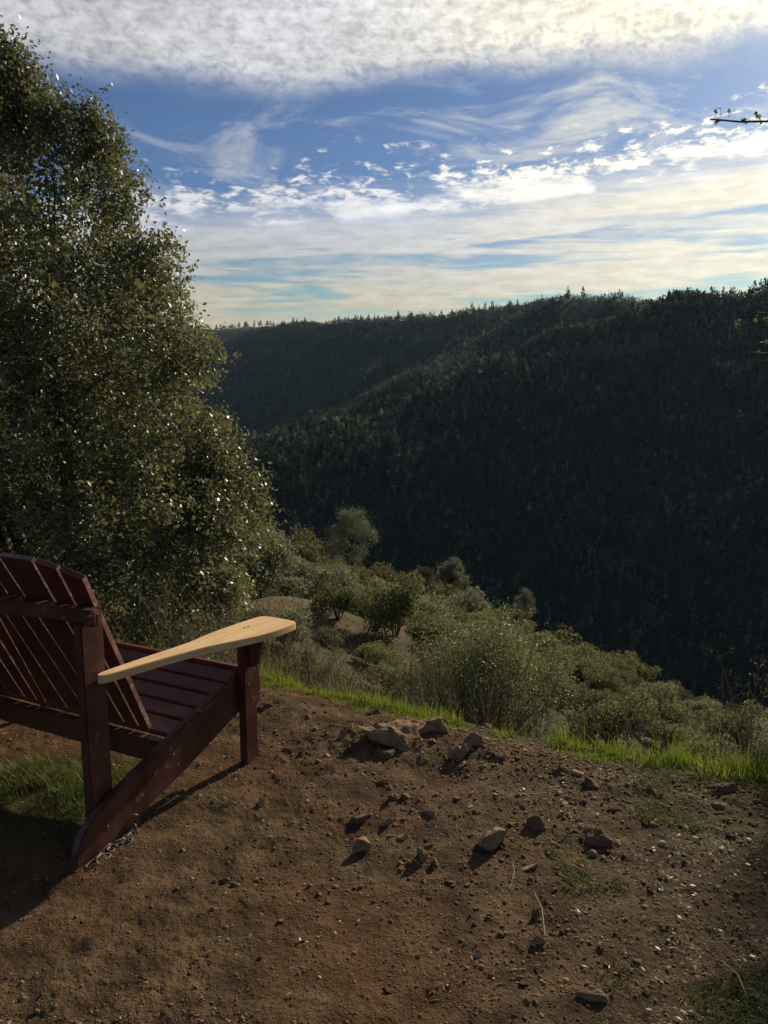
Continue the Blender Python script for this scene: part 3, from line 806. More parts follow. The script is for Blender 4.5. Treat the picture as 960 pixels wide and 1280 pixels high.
# ------------------------------------------------------------------ oak trees
def oak(name, base, profile, seed, ncl, nleaf, label, leafL=(.030, .056), trunks=3, lean=(0, 0), squash=1.0, gap=.0, keepfn=None, rtr=.11, lobes=()):
    """profile: list of (z, radius, x offset, y offset) of the crown around the base"""
    rg = np.random.default_rng(seed)
    root = empty(name, base)
    pz = np.array([p[0] for p in profile]); pr = np.array([p[1] for p in profile]); px = np.array([p[2] for p in profile]); py = np.array([p[3] for p in profile])
    zs = rg.uniform(pz.min(), pz.max(), ncl*9)
    Rz = np.interp(zs, pz, pr); keep = rg.random(len(zs)) < (Rz/pr.max())**1.3; zs = zs[keep]; Rz = Rz[keep]
    th = rg.uniform(0, 2*np.pi, len(zs)); q = rg.random(len(zs))**.42
    lump = 1+.26*gnoise(th*2.2+zs*.9, zs*1.3, seed)+.20*gnoise(th*5, zs*2.6, seed+1)
    lump = np.minimum(lump, 1.22)
    rad = Rz*q*lump
    C = np.stack([rad*np.cos(th)+np.interp(zs, pz, px), rad*np.sin(th)*squash+np.interp(zs, pz, py), zs], 1)
    hole = fbm(C[:, 0]*1.1+C[:, 2]*.6, C[:, 1]*1.1-C[:, 2]*.7, seed+5, 2)
    hole2 = gnoise(C[:, 0]*2.6+C[:, 2]*1.3, C[:, 1]*2.6-C[:, 2]*2.1, seed+8)
    C = C[(hole > -.42+gap) & (hole2 > -.20)]
    if keepfn is not None: C = C[keepfn(C+np.array(base))]
    C = C[:ncl]
    for lx, ly, lz, lr, cnt in lobes:
        C = np.concatenate([C, np.array([lx, ly, lz])+rand_dirs(cnt, rg)*(rg.random(cnt)**.5)[:, None]*np.array([lr, lr, lr*1.25])])
    # skeleton
    A = Acc(); nodes = []; nrad = []
    for k in range(trunks):
        a = 2*np.pi*k/trunks+rg.uniform(-.3, .3); top = pz.max()*rg.uniform(.55, .74)
        sp = .35*pr.max()
        P = []
        for t in np.linspace(0, 1, 9):
            zz = -.1+t*top
            P.append([math.cos(a)*sp*t**.8+np.interp(zz, pz, px)*t+.16*math.sin(5*t+k), math.sin(a)*sp*t**.8*squash+np.interp(zz, pz, py)*t+.16*math.cos(4*t+k*2), zz])
        P = np.array(P); rr = rtr*(1-np.linspace(0, 1, 9)*.86)
        A.tube(P, rr, 8)
        f = np.linspace(0, 1, 33); 
        Q = np.stack([np.interp(f, np.linspace(0, 1, 9), P[:, j]) for j in range(3)], 1)
        nodes += list(Q[5:]); nrad += list(np.interp(f, np.linspace(0, 1, 9), rr)[5:])
    nodes = np.array(nodes); nrad = np.array(nrad)
    def grow(targets, nodes, nrad, rs, sides, penal, sag):
        newn = []; newr = []
        for tpt in targets:
            d = nodes-tpt; dist = np.linalg.norm(d, axis=1)+penal*np.clip(d[:, 2]+.25*np.hypot(d[:, 0], d[:, 1]), 0, None)
            j = int(np.argmin(dist)); p0 = nodes[j]; L = np.linalg.norm(tpt-p0)
            m1 = p0*.6+tpt*.4+np.array([0, 0, -sag*L])+rg.normal(0, .05*L, 3); m2 = p0*.28+tpt*.72+np.array([0, 0, -.6*sag*L])+rg.normal(0, .05*L, 3)
            r0 = min(nrad[j]*.7, rs*(.5+.5*L)); P = np.array([p0, m1, m2, tpt])
            A.tube(P, [r0, r0*.75, r0*.5, r0*.25], sides)
            for t in (.35, .7, 1.0):
                newn.append(P[0]*0+np.array([np.interp(t*3, range(4), P[:, c]) for c in range(3)])); newr.append(r0*(1-.75*t))
        return np.array(newn), np.array(newr)
    idx = rg.choice(len(C), min(26, len(C)), replace=False)
    t1 = C[idx]*np.array([.8, .8, 1]); n1, r1 = grow(t1, nodes, nrad, .05, 6, 1.5, .03)
    nodes = np.concatenate([nodes, n1]); nrad = np.concatenate([nrad, r1])
    idx = rg.choice(len(C), min(170, len(C)), replace=False)
    n2, r2 = grow(C[idx], nodes, nrad, .022, 5, 1.0, .02)
    nodes = np.concatenate([nodes, n2]); nrad = np.concatenate([nrad, r2])
    n3, r3 = grow(C, nodes, nrad, .008, 3, .6, .0)
    V, F = A.arrays(); mesh_np('trunk', V, F, M['oak_bark'], root, smooth=True)
    # leaves round the twig ends, spilling outwards
    per = rg.integers(int(nleaf*.6), int(nleaf*1.4), len(C))
    CC = np.repeat(C, per, 0); n = len(CC)
    tw = np.repeat(rand_dirs(len(C), rg)*np.array([1, 1, .7]), per, 0)
    L = CC+tw*rg.uniform(-.19, .19, (n, 1))+rg.normal(0, .050, (n, 3))
    ln = rg.uniform(*leafL, n)
    V, F = leaf_quads(L, ln, ln*rg.uniform(.42, .62, n), rg, flat=.35)
    mesh_np('crown', V, F, M['oak_leaf'], root)
    tag(root, label, 'tree')
    return root
OX, OY = -3.25, 7.0
OB = float(H(np.array([OX]), np.array([OY]))[0])
def zv(v, d=7.0): return CAM_H+d*math.tan(math.atan((640-v)/FPX)-R(PITCH))
prof = []
for v, rpx in [(28, 4), (60, 18), (95, 40), (130, 95), (190, 150), (240, 170), (300, 190), (350, 225), (420, 246), (480, 252), (520, 250), (560, 268), (600, 288), (650, 285), (700, 268), (750, 262), (800, 235), (840, 190)]:
    prof.append((zv(v)-OB, max(.05, rpx/FPX*7.5-.10), .0 if v > 150 else -.05, .0))
prof.sort()
def lobe(u, v, rp, cnt, dy=0.):
    d = 7.0+dy; r_ = ray(u, v); k = d/r_[1]
    return (r_[0]*k-OX, d-OY, CAM_H+r_[2]*k-OB, rp/FPX*d, cnt)
LOBES = [lobe(8, 52, 16, 7), lobe(14, 90, 26, 20), lobe(38, 112, 26, 16), lobe(60, 132, 24, 14, -.3), lobe(5, 140, 50, 60), lobe(112, 152, 26, 22), lobe(130, 190, 30, 18, .2),
         lobe(150, 240, 34, 20, -.3), lobe(182, 322, 38, 24), lobe(205, 365, 40, 22, .2), lobe(232, 440, 42, 28, -.4), lobe(262, 560, 44, 34), lobe(290, 608, 42, 40, .2), lobe(275, 640, 44, 36, -.3),
         lobe(272, 740, 36, 30, -.2), lobe(262, 700, 40, 34)]
oak('oak_tree', (OX, OY, OB-.05), prof, 11, 3300, 66, 'large glossy leaved evergreen oak filling the left side behind the bench', trunks=3, squash=.85, gap=.10, lobes=LOBES)

# oak standing just right of the view; two of its sprigs reach into the picture
RX, RY = 5.2, 6.9
RB = float(H(np.array([RX]), np.array([RY]))[0])
prof2 = [(1.2-RB-.6, .5, 0, 0), (2.2-RB-.6, 1.25, 0, 0), (3.2-RB-.6, 1.45, 0, 0), (4.3-RB-.6, 1.2, 0, 0), (5.0-RB-.6, .5, 0, 0)]
RT = oak('oak_tree', (RX, RY, RB-.05), prof2, 23, 1200, 55, 'evergreen oak at the right edge whose thin leafy twigs reach into view', trunks=2,
         keepfn=lambda W: ((W[:, 0]/np.maximum(W[:, 1], .1)) > .575) & ((W[:, 0]-SUN[0]/SUN[2]*W[:, 2]) > .93+.42*((W[:, 1]-SUN[1]/SUN[2]*W[:, 2])-1.6)))
def sprig(tipuv, d, length, seed, leaves, drop=.10):
    rg = np.random.default_rng(seed)
    r_ = ray(*tipuv); k = d/math.hypot(r_[0], r_[1]); tip = np.array([r_[0]*k, r_[1]*k, CAM_H+r_[2]*k])
    base = tip+np.array([length, length*.25, -length*drop])
    mid = (tip+base)/2+np.array([0, 0, .05*length])
    T = np.linspace(0, 1, 9)[:, None]
    P = (1-T)**2*base+2*T*(1-T)*mid+T*T*tip; P[:, 2] += .022*np.sin(T[:, 0]*9+seed)
    P[1:-1] += rg.normal(0, .004, P[1:-1].shape)
    A = Acc(); A.tube(P-np.array([RX, RY, RB-.05]), np.linspace(.013, .0045, 9), 5)
    C = []
    for i in range(leaves):
        t = 1-rg.random()**1.1*.55; q = (1-t)**2*base+2*t*(1-t)*mid+t*t*tip
        L = rg.uniform(.008, .05); d_ = np.array([rg.uniform(-.5, .5), rg.uniform(-.3, .3), rg.choice([1, 1, -.6])]); e = q+d_*L
        A.tube(np.array([q, e])-np.array([RX, RY, RB-.05]), [.0022, .001], 3)
        for _ in range(rg.integers(1, 4)): C.append(e+rg.normal(0, .007, 3))
    V, F = A.arrays(); mesh_np('branch', V, F, M['oak_bark'], RT, True)
    C = np.array(C)-np.array([RX, RY, RB-.05]); V, F = leaf_quads(C, rg.uniform(.024, .040, len(C)), .020, rg); mesh_np('twig_leaves', V, F, M['oak_leaf'], RT)
sprig((888, 146), 5.2, 1.5, 3, 34, .04)
sprig((925, 408), 5.2, 1.9, 5, 22)
sprig((938, 437), 5.3, 1.9, 9, 7)
sprig((945, 395), 5.4, 1.6, 12, 20)

# ------------------------------------------------------------------ shrubs
def shrub_template(name, mat, n, leaf, seed, stems=9, lobes=10, tall=.8, twiggy=False, surf=.35):
    """unit shrub: about 1 m wide, `tall` high"""
    rg = np.random.default_rng(seed)
    lc = []
    for i in range(lobes):
        a = rg.uniform(0, 6.28); q = rg.uniform(.05, .44)
        lc.append((q*math.cos(a), q*math.sin(a), tall*rg.uniform(.25, .78), rg.uniform(.12, .28)))
    lc = np.array(lc); lc[0] = (0, 0, tall*.48, .32)
    pick = rg.choice(lobes, n, p=lc[:, 3]**2/np.sum(lc[:, 3]**2))
    d = rand_dirs(n, rg); q = rg.random(n)**surf
    bump = 1+.22*gnoise(d[:, 0]*3+pick, d[:, 1]*3+d[:, 2]*2, seed)
    C = lc[pick, :3]+d*(lc[pick, 3]*q*bump)[:, None]*np.array([1, 1, tall*.95])
    C = C[C[:, 2] > .02]
    L = rg.uniform(.7, 1.3, len(C))*leaf
    up = C-np.array([0, 0, .1]); up /= np.linalg.norm(up, axis=1, keepdims=True)
    dirs = rand_dirs(len(C), rg)+.9*up; dirs /= np.linalg.norm(dirs, axis=1, keepdims=True)
    V, F = leaf_quads(C, L, L*.45, rg, dirs=dirs)
    A = Acc(); 
    for i in range(stems):
        a = rg.uniform(0, 6.28); e = np.array([math.cos(a)*rg.uniform(.1, .42), math.sin(a)*rg.uniform(.1, .42), tall*rg.uniform(.6, .95)])
        A.tube([np.array([0, 0, -.05]), e*np.array([.4, .4, .45])+rg.normal(0, .02, 3), e], [.014, .009, .003], 3)
    Vs, Fs = A.arrays()
    return (V, F, Vs, Fs, mat)
def shrub_mesh(name, tpl):
    V, F, Vs, Fs, mat = tpl
    VV = np.concatenate([V, Vs]); FF = np.concatenate([F, Fs+len(V)])
    mi = np.concatenate([np.zeros(len(F), int), np.ones(len(Fs), int)])
    me_o = mesh_np(name, VV, FF, [M[mat], M['stem']], midx=mi)
    me = me_o.data; bpy.data.objects.remove(me_o); return me
TPL = [('a', shrub_mesh('shrub', shrub_template('s', 'shrub_a', 4200, .055, 1, tall=.80))),
       ('a', shrub_mesh('shrub', shrub_template('s', 'shrub_a', 4200, .055, 2, tall=.95))),
       ('b', shrub_mesh('shrub', shrub_template('s', 'shrub_b', 4200, .050, 3, tall=.75))),
       ('b', shrub_mesh('shrub', shrub_template('s', 'shrub_b', 4200, .050, 4, tall=.90))),
       ('c', shrub_mesh('shrub', shrub_template('s', 'shrub_c', 2400, .050, 5, tall=.65, stems=26, surf=.5)))]
LAB = {'a': ('rounded grey-green shrub on the sunlit slope below the clearing', 'grey-green shrubs on the slope'),
       'b': ('rounded olive-green shrub on the sunlit slope below the clearing', 'olive-green shrubs on the slope'),
       'c': ('twiggy brown shrub on the sunlit slope below the clearing', 'brown shrubs on the slope')}
def place_shrub(me, x, y, sx, sz, kind, label=None, cat='shrub', group=None, name='shrub'):
    o = bpy.data.objects.new(name, me); COL.objects.link(o)
    z = float(H(np.array([x]), np.array([y]))[0])
    o.location = (x, y, z-.05*sz); o.rotation_euler = (0, 0, random.uniform(0, 6.28)); o.scale = (sx*random.uniform(.85, 1.25), sx*random.uniform(.8, 1.15), sz)
    l, g = LAB[kind]
    if label: tag(o, label, cat, group)
    else: tag(o, l, cat, g)
    return o
placed = []
tries = 0
rs = random.Random(5)
cand = []
while len(cand) < 9000:
    r = math.sqrt(rs.uniform(7.5**2, 60**2)); a = rs.uniform(R(-33), R(31)); cand.append((r, a))
cand.sort()
shr_used = []
grid = {}
def near_ok(x, y, w):
    for (px, py, pw) in placed:
        if abs(px-x) < 5 and abs(py-y) < 5 and math.hypot(px-x, py-y) < (pw+w)*.29: return False
    return True
rs.shuffle(cand)
RIM = [(47*math.sin(math.atan((u-480)/FPX*1.02))*k, 47*math.cos(math.atan((u-480)/FPX))*k) for u in (440, 563, 655) for k in (.80, .86, .92, 1.0)]
sh = []
for r, a in cand:
    x, y = r*math.sin(a), r*math.cos(a)
    if y-np.interp(x, CX, CY) < 1.6: continue
    if any(math.hypot(x-q[0], y-q[1]) < 2.6 for q in RIM): continue
    if math.hypot(x-OX, y-OY) < 2.4 or math.hypot(x-1.15, y-8.2) < 1.7: continue
    if (y < 10) and x < -1.5: continue
    g1 = float(gnoise(np.array([x/5.5]), np.array([y/5.5]), 131)[0])
    if g1 < -.40 and r > 24 and x > 2: continue          # bare openings
    w = (.75+1.9*rs.random()**1.6)*(1+.25*g1)*(.48 if r < 14 else (.60 if r < 28 else .95))
    if r < 10: w *= .7
    if not near_ok(x, y, w): continue
    placed.append((x, y, w)); sh.append((r, x, y, w, g1))
    if len(sh) >= 800: break
sh.sort()
def kind_of(x, y, g1):
    q = float(gnoise(np.array([x/9]), np.array([y/9]), 137)[0])+rs.uniform(-.35, .35)
    if q > .28: return 4
    return rs.choice([0, 1]) if q > -.12 else rs.choice([2, 3])
print('shrubs', len(sh))
indiv = sh[:290]; rest = sh[290:]
for r, x, y, w, g1 in indiv:
    k = kind_of(x, y, g1)
    place_shrub(TPL[k][1], x, y, w, w*rs.uniform(.75, 1.15), TPL[k][0])
# the rest of the scrub, and the scrub filling between: one mass
def scrub_mass():
    rg = np.random.default_rng(77)
    tpl = [shrub_template('s', 'shrub_a', 520, .10, 40+i, stems=2, tall=.8) for i in range(4)]
    A = Acc()
    for r, x, y, w, g1 in rest:
        V, F, _, _, _ = tpl[rg.integers(4)]; z = float(H(np.array([x]), np.array([y]))[0]); a = rg.uniform(0, 6.28)
        Q = V*np.array([w, w, w*rg.uniform(.8, 1.1)]); c, s = math.cos(a), math.sin(a)
        Q = np.stack([Q[:, 0]*c-Q[:, 1]*s+x, Q[:, 0]*s+Q[:, 1]*c+y, Q[:, 2]+z-.05], 1); A.add(Q, F)
    n = 150000; r = np.sqrt(rg.uniform(6.5**2, 58**2, n)); a = rg.uniform(R(-33), R(31), n); x = r*np.sin(a); y = r*np.cos(a)
    cl = fbm(x/1.8, y/1.8, 141, 3); keep = (cl > -.55) & (y-np.interp(x, CX, CY) > 2.5); x, y, cl, r = x[keep], y[keep], cl[keep], r[keep]
    z = H(x, y)+rg.random(len(x))*(.10+.5*np.clip(cl, 0, 1))
    V, F = leaf_quads(np.stack([x, y, z], 1), .03+.0016*r, .012+.0008*r, rg); A.add(V, F)
    V, F = A.arrays(); o = mesh_np('scrub_cover', V, F, M['low']); tag(o, kind='stuff')
scrub_mass()

# the large bush just beyond the crest
def big_bush():
    x, y = 1.10, 8.2; z = float(H(np.array([x]), np.array([y]))[0])
    root = empty('leafy_bush', (x, y, z))
    tag(root, 'big round olive-leaved bush with many thin stems just beyond the grass edge', 'bush')
    topz = CAM_H+8.2*math.tan(math.atan((640-757)/FPX)-R(PITCH)) - z
    rg = np.random.default_rng(5); A = Acc(); C = []
    for i in range(190):
        a = rg.uniform(0, 6.28); q = rg.random()**.6; R_ = .98*q
        e = np.array([math.cos(a)*R_*1.0, math.sin(a)*R_*.9, topz*(1.0-.42*q*q)*rg.uniform(.62, 1.0)])
        p0 = np.array([math.cos(a)*.25*q, math.sin(a)*.25*q, -.1])
        m = p0*.45+e*.55+np.array([math.cos(a), math.sin(a), 0])*.10*q+rg.normal(0, .04, 3)
        A.tube([p0, (p0+m)/2+rg.normal(0, .045, 3), m+rg.normal(0, .03, 3), e], [.009, .006, .004, .0015], 4)
        k = 170
        t = rg.uniform(.12, 1.05, k)[:, None]
        P = m*(1-t)+e*t+rg.normal(0, .085, (k, 3)); C.append(P)
    C = np.concatenate(C); V, F = A.arrays(); mesh_np('stems', V, F, M['stem'], root, True)
    L = rg.uniform(.018, .036, len(C)); V, F = leaf_quads(C, L, L*.5, rg, flat=.3); mesh_np('foliage', V, F, M['bush'], root)
big_bush()

# taller trees on the rim of the slope
def small_tree(u, v, d, hpx, wpx, seed, label, mat='pine_leaf', loose=.0):
    r_ = ray(u, v); k = d/math.hypot(r_[0], r_[1]); x, y = r_[0]*k, r_[1]*k
    z = float(H(np.array([x]), np.array([y]))[0]); zb = CAM_H+r_[2]*k
    D = d/math.cos(R(15)); h = hpx/FPX*D + max(0, zb-z); w = wpx/FPX*D
    low = max(0, zb-z)
    root = empty('rim_tree', (x, y, z)); tag(root, label, 'tree')
    rg = np.random.default_rng(seed); A = Acc()
    A.tube([(0, 0, -.2), (.05, .02, h*.4), (0, .0, h*.92)], [.10, .07, .02], 6)
    C = []
    for i in range(64):
        t = rg.random()**.8; zz = low*.8+(h-low*.8)*(.10+.88*t); rad = w*.5*(1-.62*t**3)*min(1, .45+2.2*t)*rg.uniform(.35, 1.1); a = rg.uniform(0, 6.28)
        e = np.array([math.cos(a)*rad, math.sin(a)*rad, zz]); A.tube([(0, 0, max(.1, zz-.35*rad-.3)), e*np.array([.5, .5, 1])-np.array([0, 0, .12]), e], [.03, .018, .006], 4)
        kk = int(150*(1-loose)); C.append(e*np.array([.86, .86, 1])+rg.normal(0, 1, (kk, 3))*np.array([.055*w, .055*w, .035*h]))
    C = np.concatenate(C); C = C[C[:, 2] > .15*h]
    V, F = A.arrays(); mesh_np('trunk', V, F, M['stem'], root, True)
    L = rg.uniform(.09, .17, len(C)); V, F = leaf_quads(C, L, L*.32, rg, flat=-.2); mesh_np('crown', V, F, M[mat], root)
small_tree(440, 703, 47, 64, 74, 3, 'grey-green bushy tree, largest one standing on the rim of the slope', loose=.2)
small_tree(563, 762, 46, 64, 50, 4, 'narrow dense grey-green tree standing upright on the rim behind the big bush', 'pine_leaf')
small_tree(655, 792, 50, 54, 34, 5, 'small thin grey tree rising right of the big bush on the rim', loose=.55)
small_tree(310, 668, 50, 26, 50, 6, 'low bushy tree on the rim touching the oak foliage', 'shrub_b')
small_tree(788, 842, 46, 24, 26, 7, 'tiny narrow grey-green tree among scrub beside a bare patch on the slope')
small_tree(530, 742, 50, 34, 40, 8, 'bare brown twiggy tree left of the narrow dense tree on the rim', 'shrub_c', loose=.7)

# near dead weeds standing up at the right edge
def weed_plant(u, v, d, hpx, seed, label):
    r_ = ray(u, v); k = d/math.hypot(r_[0], r_[1]); x, y = r_[0]*k, r_[1]*k; z = float(H(np.array([x]), np.array([y]))[0]); zb = CAM_H+r_[2]*k
    h = hpx/FPX*d*1.05+max(0, zb-z)
    root = empty('dead_weed', (x, y, z)); tag(root, label, 'weed')
    rg = np.random.default_rng(seed); A = Acc(); C = []
    for s in range(5):
        a = rg.uniform(0, 6.28); l = rg.uniform(.05, .28); hh = h*rg.uniform(.6, 1)
        P = np.array([[math.cos(a)*l*hh*t*t+rg.normal(0, .008)*t, math.sin(a)*l*hh*t*t, hh*t] for t in np.linspace(0, 1, 7)])
        A.tube(P, np.linspace(.005, .0012, 7), 4)
        for j in range(16):
            t = rg.uniform(.35, 1); q = np.array([np.interp(t, np.linspace(0, 1, 7), P[:, c]) for c in range(3)])
            aa = rg.uniform(0, 6.28); L = rg.uniform(.06, .2)*(1.3-t*.6); e = q+np.array([math.cos(aa)*L, math.sin(aa)*L, L*rg.uniform(.3, 1)])
            A.tube([q, (q+e)/2-np.array([0, 0, .1*L]), e], [.0022, .0016, .0008], 3)
            C += [e+rg.normal(0, .012, 3) for _ in range(3)]
    V, F = A.arrays(); mesh_np('stem', V, F, M['dry'], root)
    V, F = leaf_quads(np.array(C), .024, .012, rg); mesh_np('foliage', V, F, M['dry'], root)  # these are the dry seed heads at the twig ends
weed_plant(935, 935, 5.2, 125, 3, 'tall dead branching weed at the right edge above the green grass')
weed_plant(905, 930, 5.6, 60, 4, 'short dead weed left of the tall one at the right edge')
weed_plant(815, 925, 5.4, 75, 5, 'thin dead weed behind the tall green grass blade')
weed_plant(740, 915, 5.8, 60, 6, 'dead weed with curved stems right of the big bush')
weed_plant(958, 900, 6.4, 110, 8, 'dead weed cut off by the right edge of the picture')

def tall_blade():
    x, y, z = G(866, 948); x, y, z = x, y+.10, float(H(np.array([x]), np.array([y+.1]))[0])
    root = empty('tall_grass_tuft', (x, y, z)); tag(root, 'tuft of tall bright green grass blades at the right grass edge', 'grass tuft')
    rg = np.random.default_rng(2); n = 26
    V, F = blades(rg.normal(0, .025, n), rg.normal(0, .02, n), np.zeros(n), rg.uniform(.06, .17, n), np.full(n, .006), .35, rg=rg)
    mesh_np('blades', V, F, M['grass'], root)
tall_blade()

# ------------------------------------------------------------------ canyon forest
def conifer_tpl(seed, nq, kind):
    rg = np.random.default_rng(seed)
    if kind == 'cone':
        t = rg.random(nq)**.75; a = rg.uniform(0, 6.28, nq); rad = .23*(1-t)**.8*rg.uniform(.5, 1.1, nq)+.012
        C = np.stack([np.cos(a)*rad, np.sin(a)*rad, .10+.88*t], 1); L = .20*(1-.55*t)
        d = np.stack([np.cos(a), np.sin(a), np.full(nq, -.25)], 1)
    elif kind == 'loose':
        t = rg.random(nq); a = rg.uniform(0, 6.28, nq); rad = .24*np.sqrt(rg.random(nq))*(1-.4*t)
        C = np.stack([np.cos(a)*rad, np.sin(a)*rad, .28+.70*t], 1); L = np.full(nq, .15); d = rand_dirs(nq, rg); d[:, 2] += .7
    else:
        d = rand_dirs(nq, rg); q = rg.random(nq)**.4; C = d*q[:, None]*np.array([.36, .36, .36])+np.array([0, 0, .5]); L = np.full(nq, .22)
    d /= np.linalg.norm(d, axis=1, keepdims=True)
    V, F = leaf_quads(C, L*1.3, L*.75, rg, dirs=d)
    if kind != 'round':
        V = np.concatenate([V, [[-.012, 0, 0], [.012, 0, 0], [.004, 0, 1.0], [-.004, 0, 1.0]]]); F = np.concatenate([F, [[len(V)-4, len(V)-3, len(V)-2, len(V)-1]]])
    return V, F
def in_forest(n, r0, r1, rg, a0=-30, a1=29.5):
    r = np.sqrt(rg.uniform(r0*r0, r1*r1, n)); a = rg.uniform(R(a0), R(a1), n)
    return r*np.sin(a), r*np.cos(a)
def slope_face(x, y):
    """drop trees that face away from everything one could see (behind a ridge) to save memory"""
    z = H(x, y, False); vis = np.ones(len(x), bool)
    for t in (.97, .94, .90, .85, .8, .7, .6):
        zz = H(x*t, y*t, False); line = CAM_H+(z+16-CAM_H)*t
        vis &= zz < line+6
    return z, vis
def forest_mesh(name, n, r0, r1, tpls, hr, mat, seed, dens=-.9, crest=None, spread=50):
    rg = np.random.default_rng(seed); x, y = in_forest(n, r0, r1, rg)
    if crest is not None:
        P = crest; seg = np.linalg.norm(np.diff(P[:, :2], axis=0), axis=1); cs = np.concatenate([[0], np.cumsum(seg)]); t = rg.uniform(0, cs[-1], n)
        x = np.interp(t, cs, P[:, 0])+rg.normal(0, spread, n); y = np.interp(t, cs, P[:, 1])+rg.normal(0, spread, n)
    z, vis = slope_face(x, y)
    vis &= (MEADOW(x, y) < .4) & (OUTCROP(x, y)*1.0 < rg.random(len(x))*1.3+.05) & (z > -243) & (gnoise(x/60, y/60, 151+seed) > dens)
    x, y, z = x[vis], y[vis], z[vis]; n = len(x)
    h = rg.uniform(*hr, n)*np.exp(rg.normal(0, .15, n)); which = rg.integers(0, len(tpls), n); Vs = []; Fs = []; base = 0; tone = rg.random(n)**1.3; Ts = []
    for k, (V, F) in enumerate(tpls):
        I = np.where(which == k)[0]; m = len(I); a = rg.uniform(0, 6.28, m); c, s = np.cos(a)[:, None], np.sin(a)[:, None]
        hh = h[I][:, None]; w = hh*rg.uniform(.65, 1.05, m)[:, None]
        Q = np.stack([(V[None, :, 0]*c-V[None, :, 1]*s)*w+x[I][:, None], (V[None, :, 0]*s+V[None, :, 1]*c)*w+y[I][:, None], V[None, :, 2]*hh+z[I][:, None]-.3], -1)
        Vs.append(Q.reshape(-1, 3)); Fs.append((F[None]+(np.arange(m)*len(V))[:, None, None]+base).reshape(-1, 4)); base += m*len(V); Ts.append(np.repeat(tone[I], len(V)))
    o = mesh_np(name, np.concatenate(Vs), np.concatenate(Fs), M[mat], attrs={'tone': np.concatenate(Ts)}); tag(o, kind='stuff'); print(name, n)
T1 = [conifer_tpl(i, 30, 'cone') for i in range(5)]+[conifer_tpl(10+i, 26, 'round') for i in range(1)]+[conifer_tpl(14+i, 26, 'loose') for i in range(2)]
T1r = [conifer_tpl(i, 26, 'cone') for i in range(2)]+[conifer_tpl(7, 26, 'round')]+[conifer_tpl(10+i, 26, 'loose') for i in range(2)]
T2 = [conifer_tpl(20+i, 15, 'cone') for i in range(4)]+[conifer_tpl(30+i, 13, 'round') for i in range(1)]
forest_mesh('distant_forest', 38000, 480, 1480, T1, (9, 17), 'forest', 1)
forest_mesh('distant_forest', 15000, 700, 1700, T1r, (8, 13), 'forest_pale_lit', 2, .12)
forest_mesh('distant_forest', 6000, 700, 1700, T1r, (9, 15), 'forest_pale_lit', 6, -.5, RIDGES[0][0][2:10], 45)  # extra crest trees: sunlight on the spur painted as pale leaves
forest_mesh('distant_forest', 2600, 700, 1700, T1r, (9, 14), 'forest_pale_lit', 7, -.3, RIDGES[2][0], 60)  # same painted crest light on the smaller spur behind
forest_mesh('distant_forest', 75000, 1480, 3300, T2, (9, 15), 'forest', 3)
forest_mesh('distant_forest', 12000, 1480, 2800, T2, (9, 14), 'forest_pale_lit', 4, .2)
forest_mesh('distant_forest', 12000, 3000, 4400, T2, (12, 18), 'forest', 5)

# trees one can tell apart: tall ones on the ridge lines
def ridge_trees():
    rg = np.random.default_rng(9)
    def tpl_mesh(i, kind, nq):
        V, F = conifer_tpl(60+i, nq, kind)
        a = Acc(); a.tube([(0, 0, -.03), (0, 0, .5), (0, 0, .95)], [.014, .010, .003], 4); Vt, Ft = a.arrays()
        o = mesh_np('ridge_conifer', np.concatenate([V, Vt]), np.concatenate([F, Ft+len(V)]), [M['forest'], M['stem']], midx=[0]*len(F)+[1]*len(Ft), attrs={'tone': np.full(len(V)+len(Vt), .25+.12*(i % 10) if kind == 'cone' else .75)})
        me = o.data; bpy.data.objects.remove(o); return me
    ms = [tpl_mesh(i, 'cone', 70) for i in range(3)]; ml = [tpl_mesh(10+i, 'loose', 60) for i in range(3)]
    def put(me, x, y, h, nm, lab, cat, grp):
        z = float(H(np.array([x]), np.array([y]), False)[0])
        o = bpy.data.objects.new(nm, me); COL.objects.link(o); w = h*rg.uniform(.75, 1.1)
        o.location = (x, y, z-.4); o.scale = (w, w, h); o.rotation_euler = (0, 0, rg.uniform(0, 6.28)); tag(o, lab, cat, grp)
    def along(P, n, spread, hr, nm, lab, cat, grp, meshes, t0=0., t1=1., off=0.):
        seg = np.linalg.norm(np.diff(P[:, :2], axis=0), axis=1); cs = np.concatenate([[0], np.cumsum(seg)])/seg.sum()
        for t in np.sort(rg.uniform(t0, t1, n)):
            x = np.interp(t, cs, P[:, 0])+rg.normal(0, spread)-off*.3; y = np.interp(t, cs, P[:, 1])+rg.normal(0, spread)-off
            put(meshes[rg.integers(len(meshes))], x, y, rg.uniform(*hr), nm, lab, cat, grp)
    P1 = RIDGES[0][0]; P2 = RIDGES[1][0]
    along(P1, 125, 30, (12, 19), 'spur_conifer', 'dark pointed conifer on the crest of the sunlit spur across the canyon', 'conifer', 'conifers along the spur crest', ms, .25, .62, 10)
    along(P1, 70, 16, (17, 27), 'skyline_conifer', 'dark pointed conifer standing against the sky on the right ridge', 'conifer', 'conifers on the right skyline', ms, .55, .80, 0)
    along(P1, 45, 40, (12, 17), 'grey_pine', 'pale loose-crowned pine on the flank of the spur across the canyon', 'pine', 'grey pines on the spur', ml, .22, .6, 25)
    along(P2, 70, 18, (20, 32), 'far_conifer', 'tiny dark conifer standing against the sky on the far ridge', 'conifer', 'conifers on the far skyline', ms, 0, .75, 0)
ridge_trees()

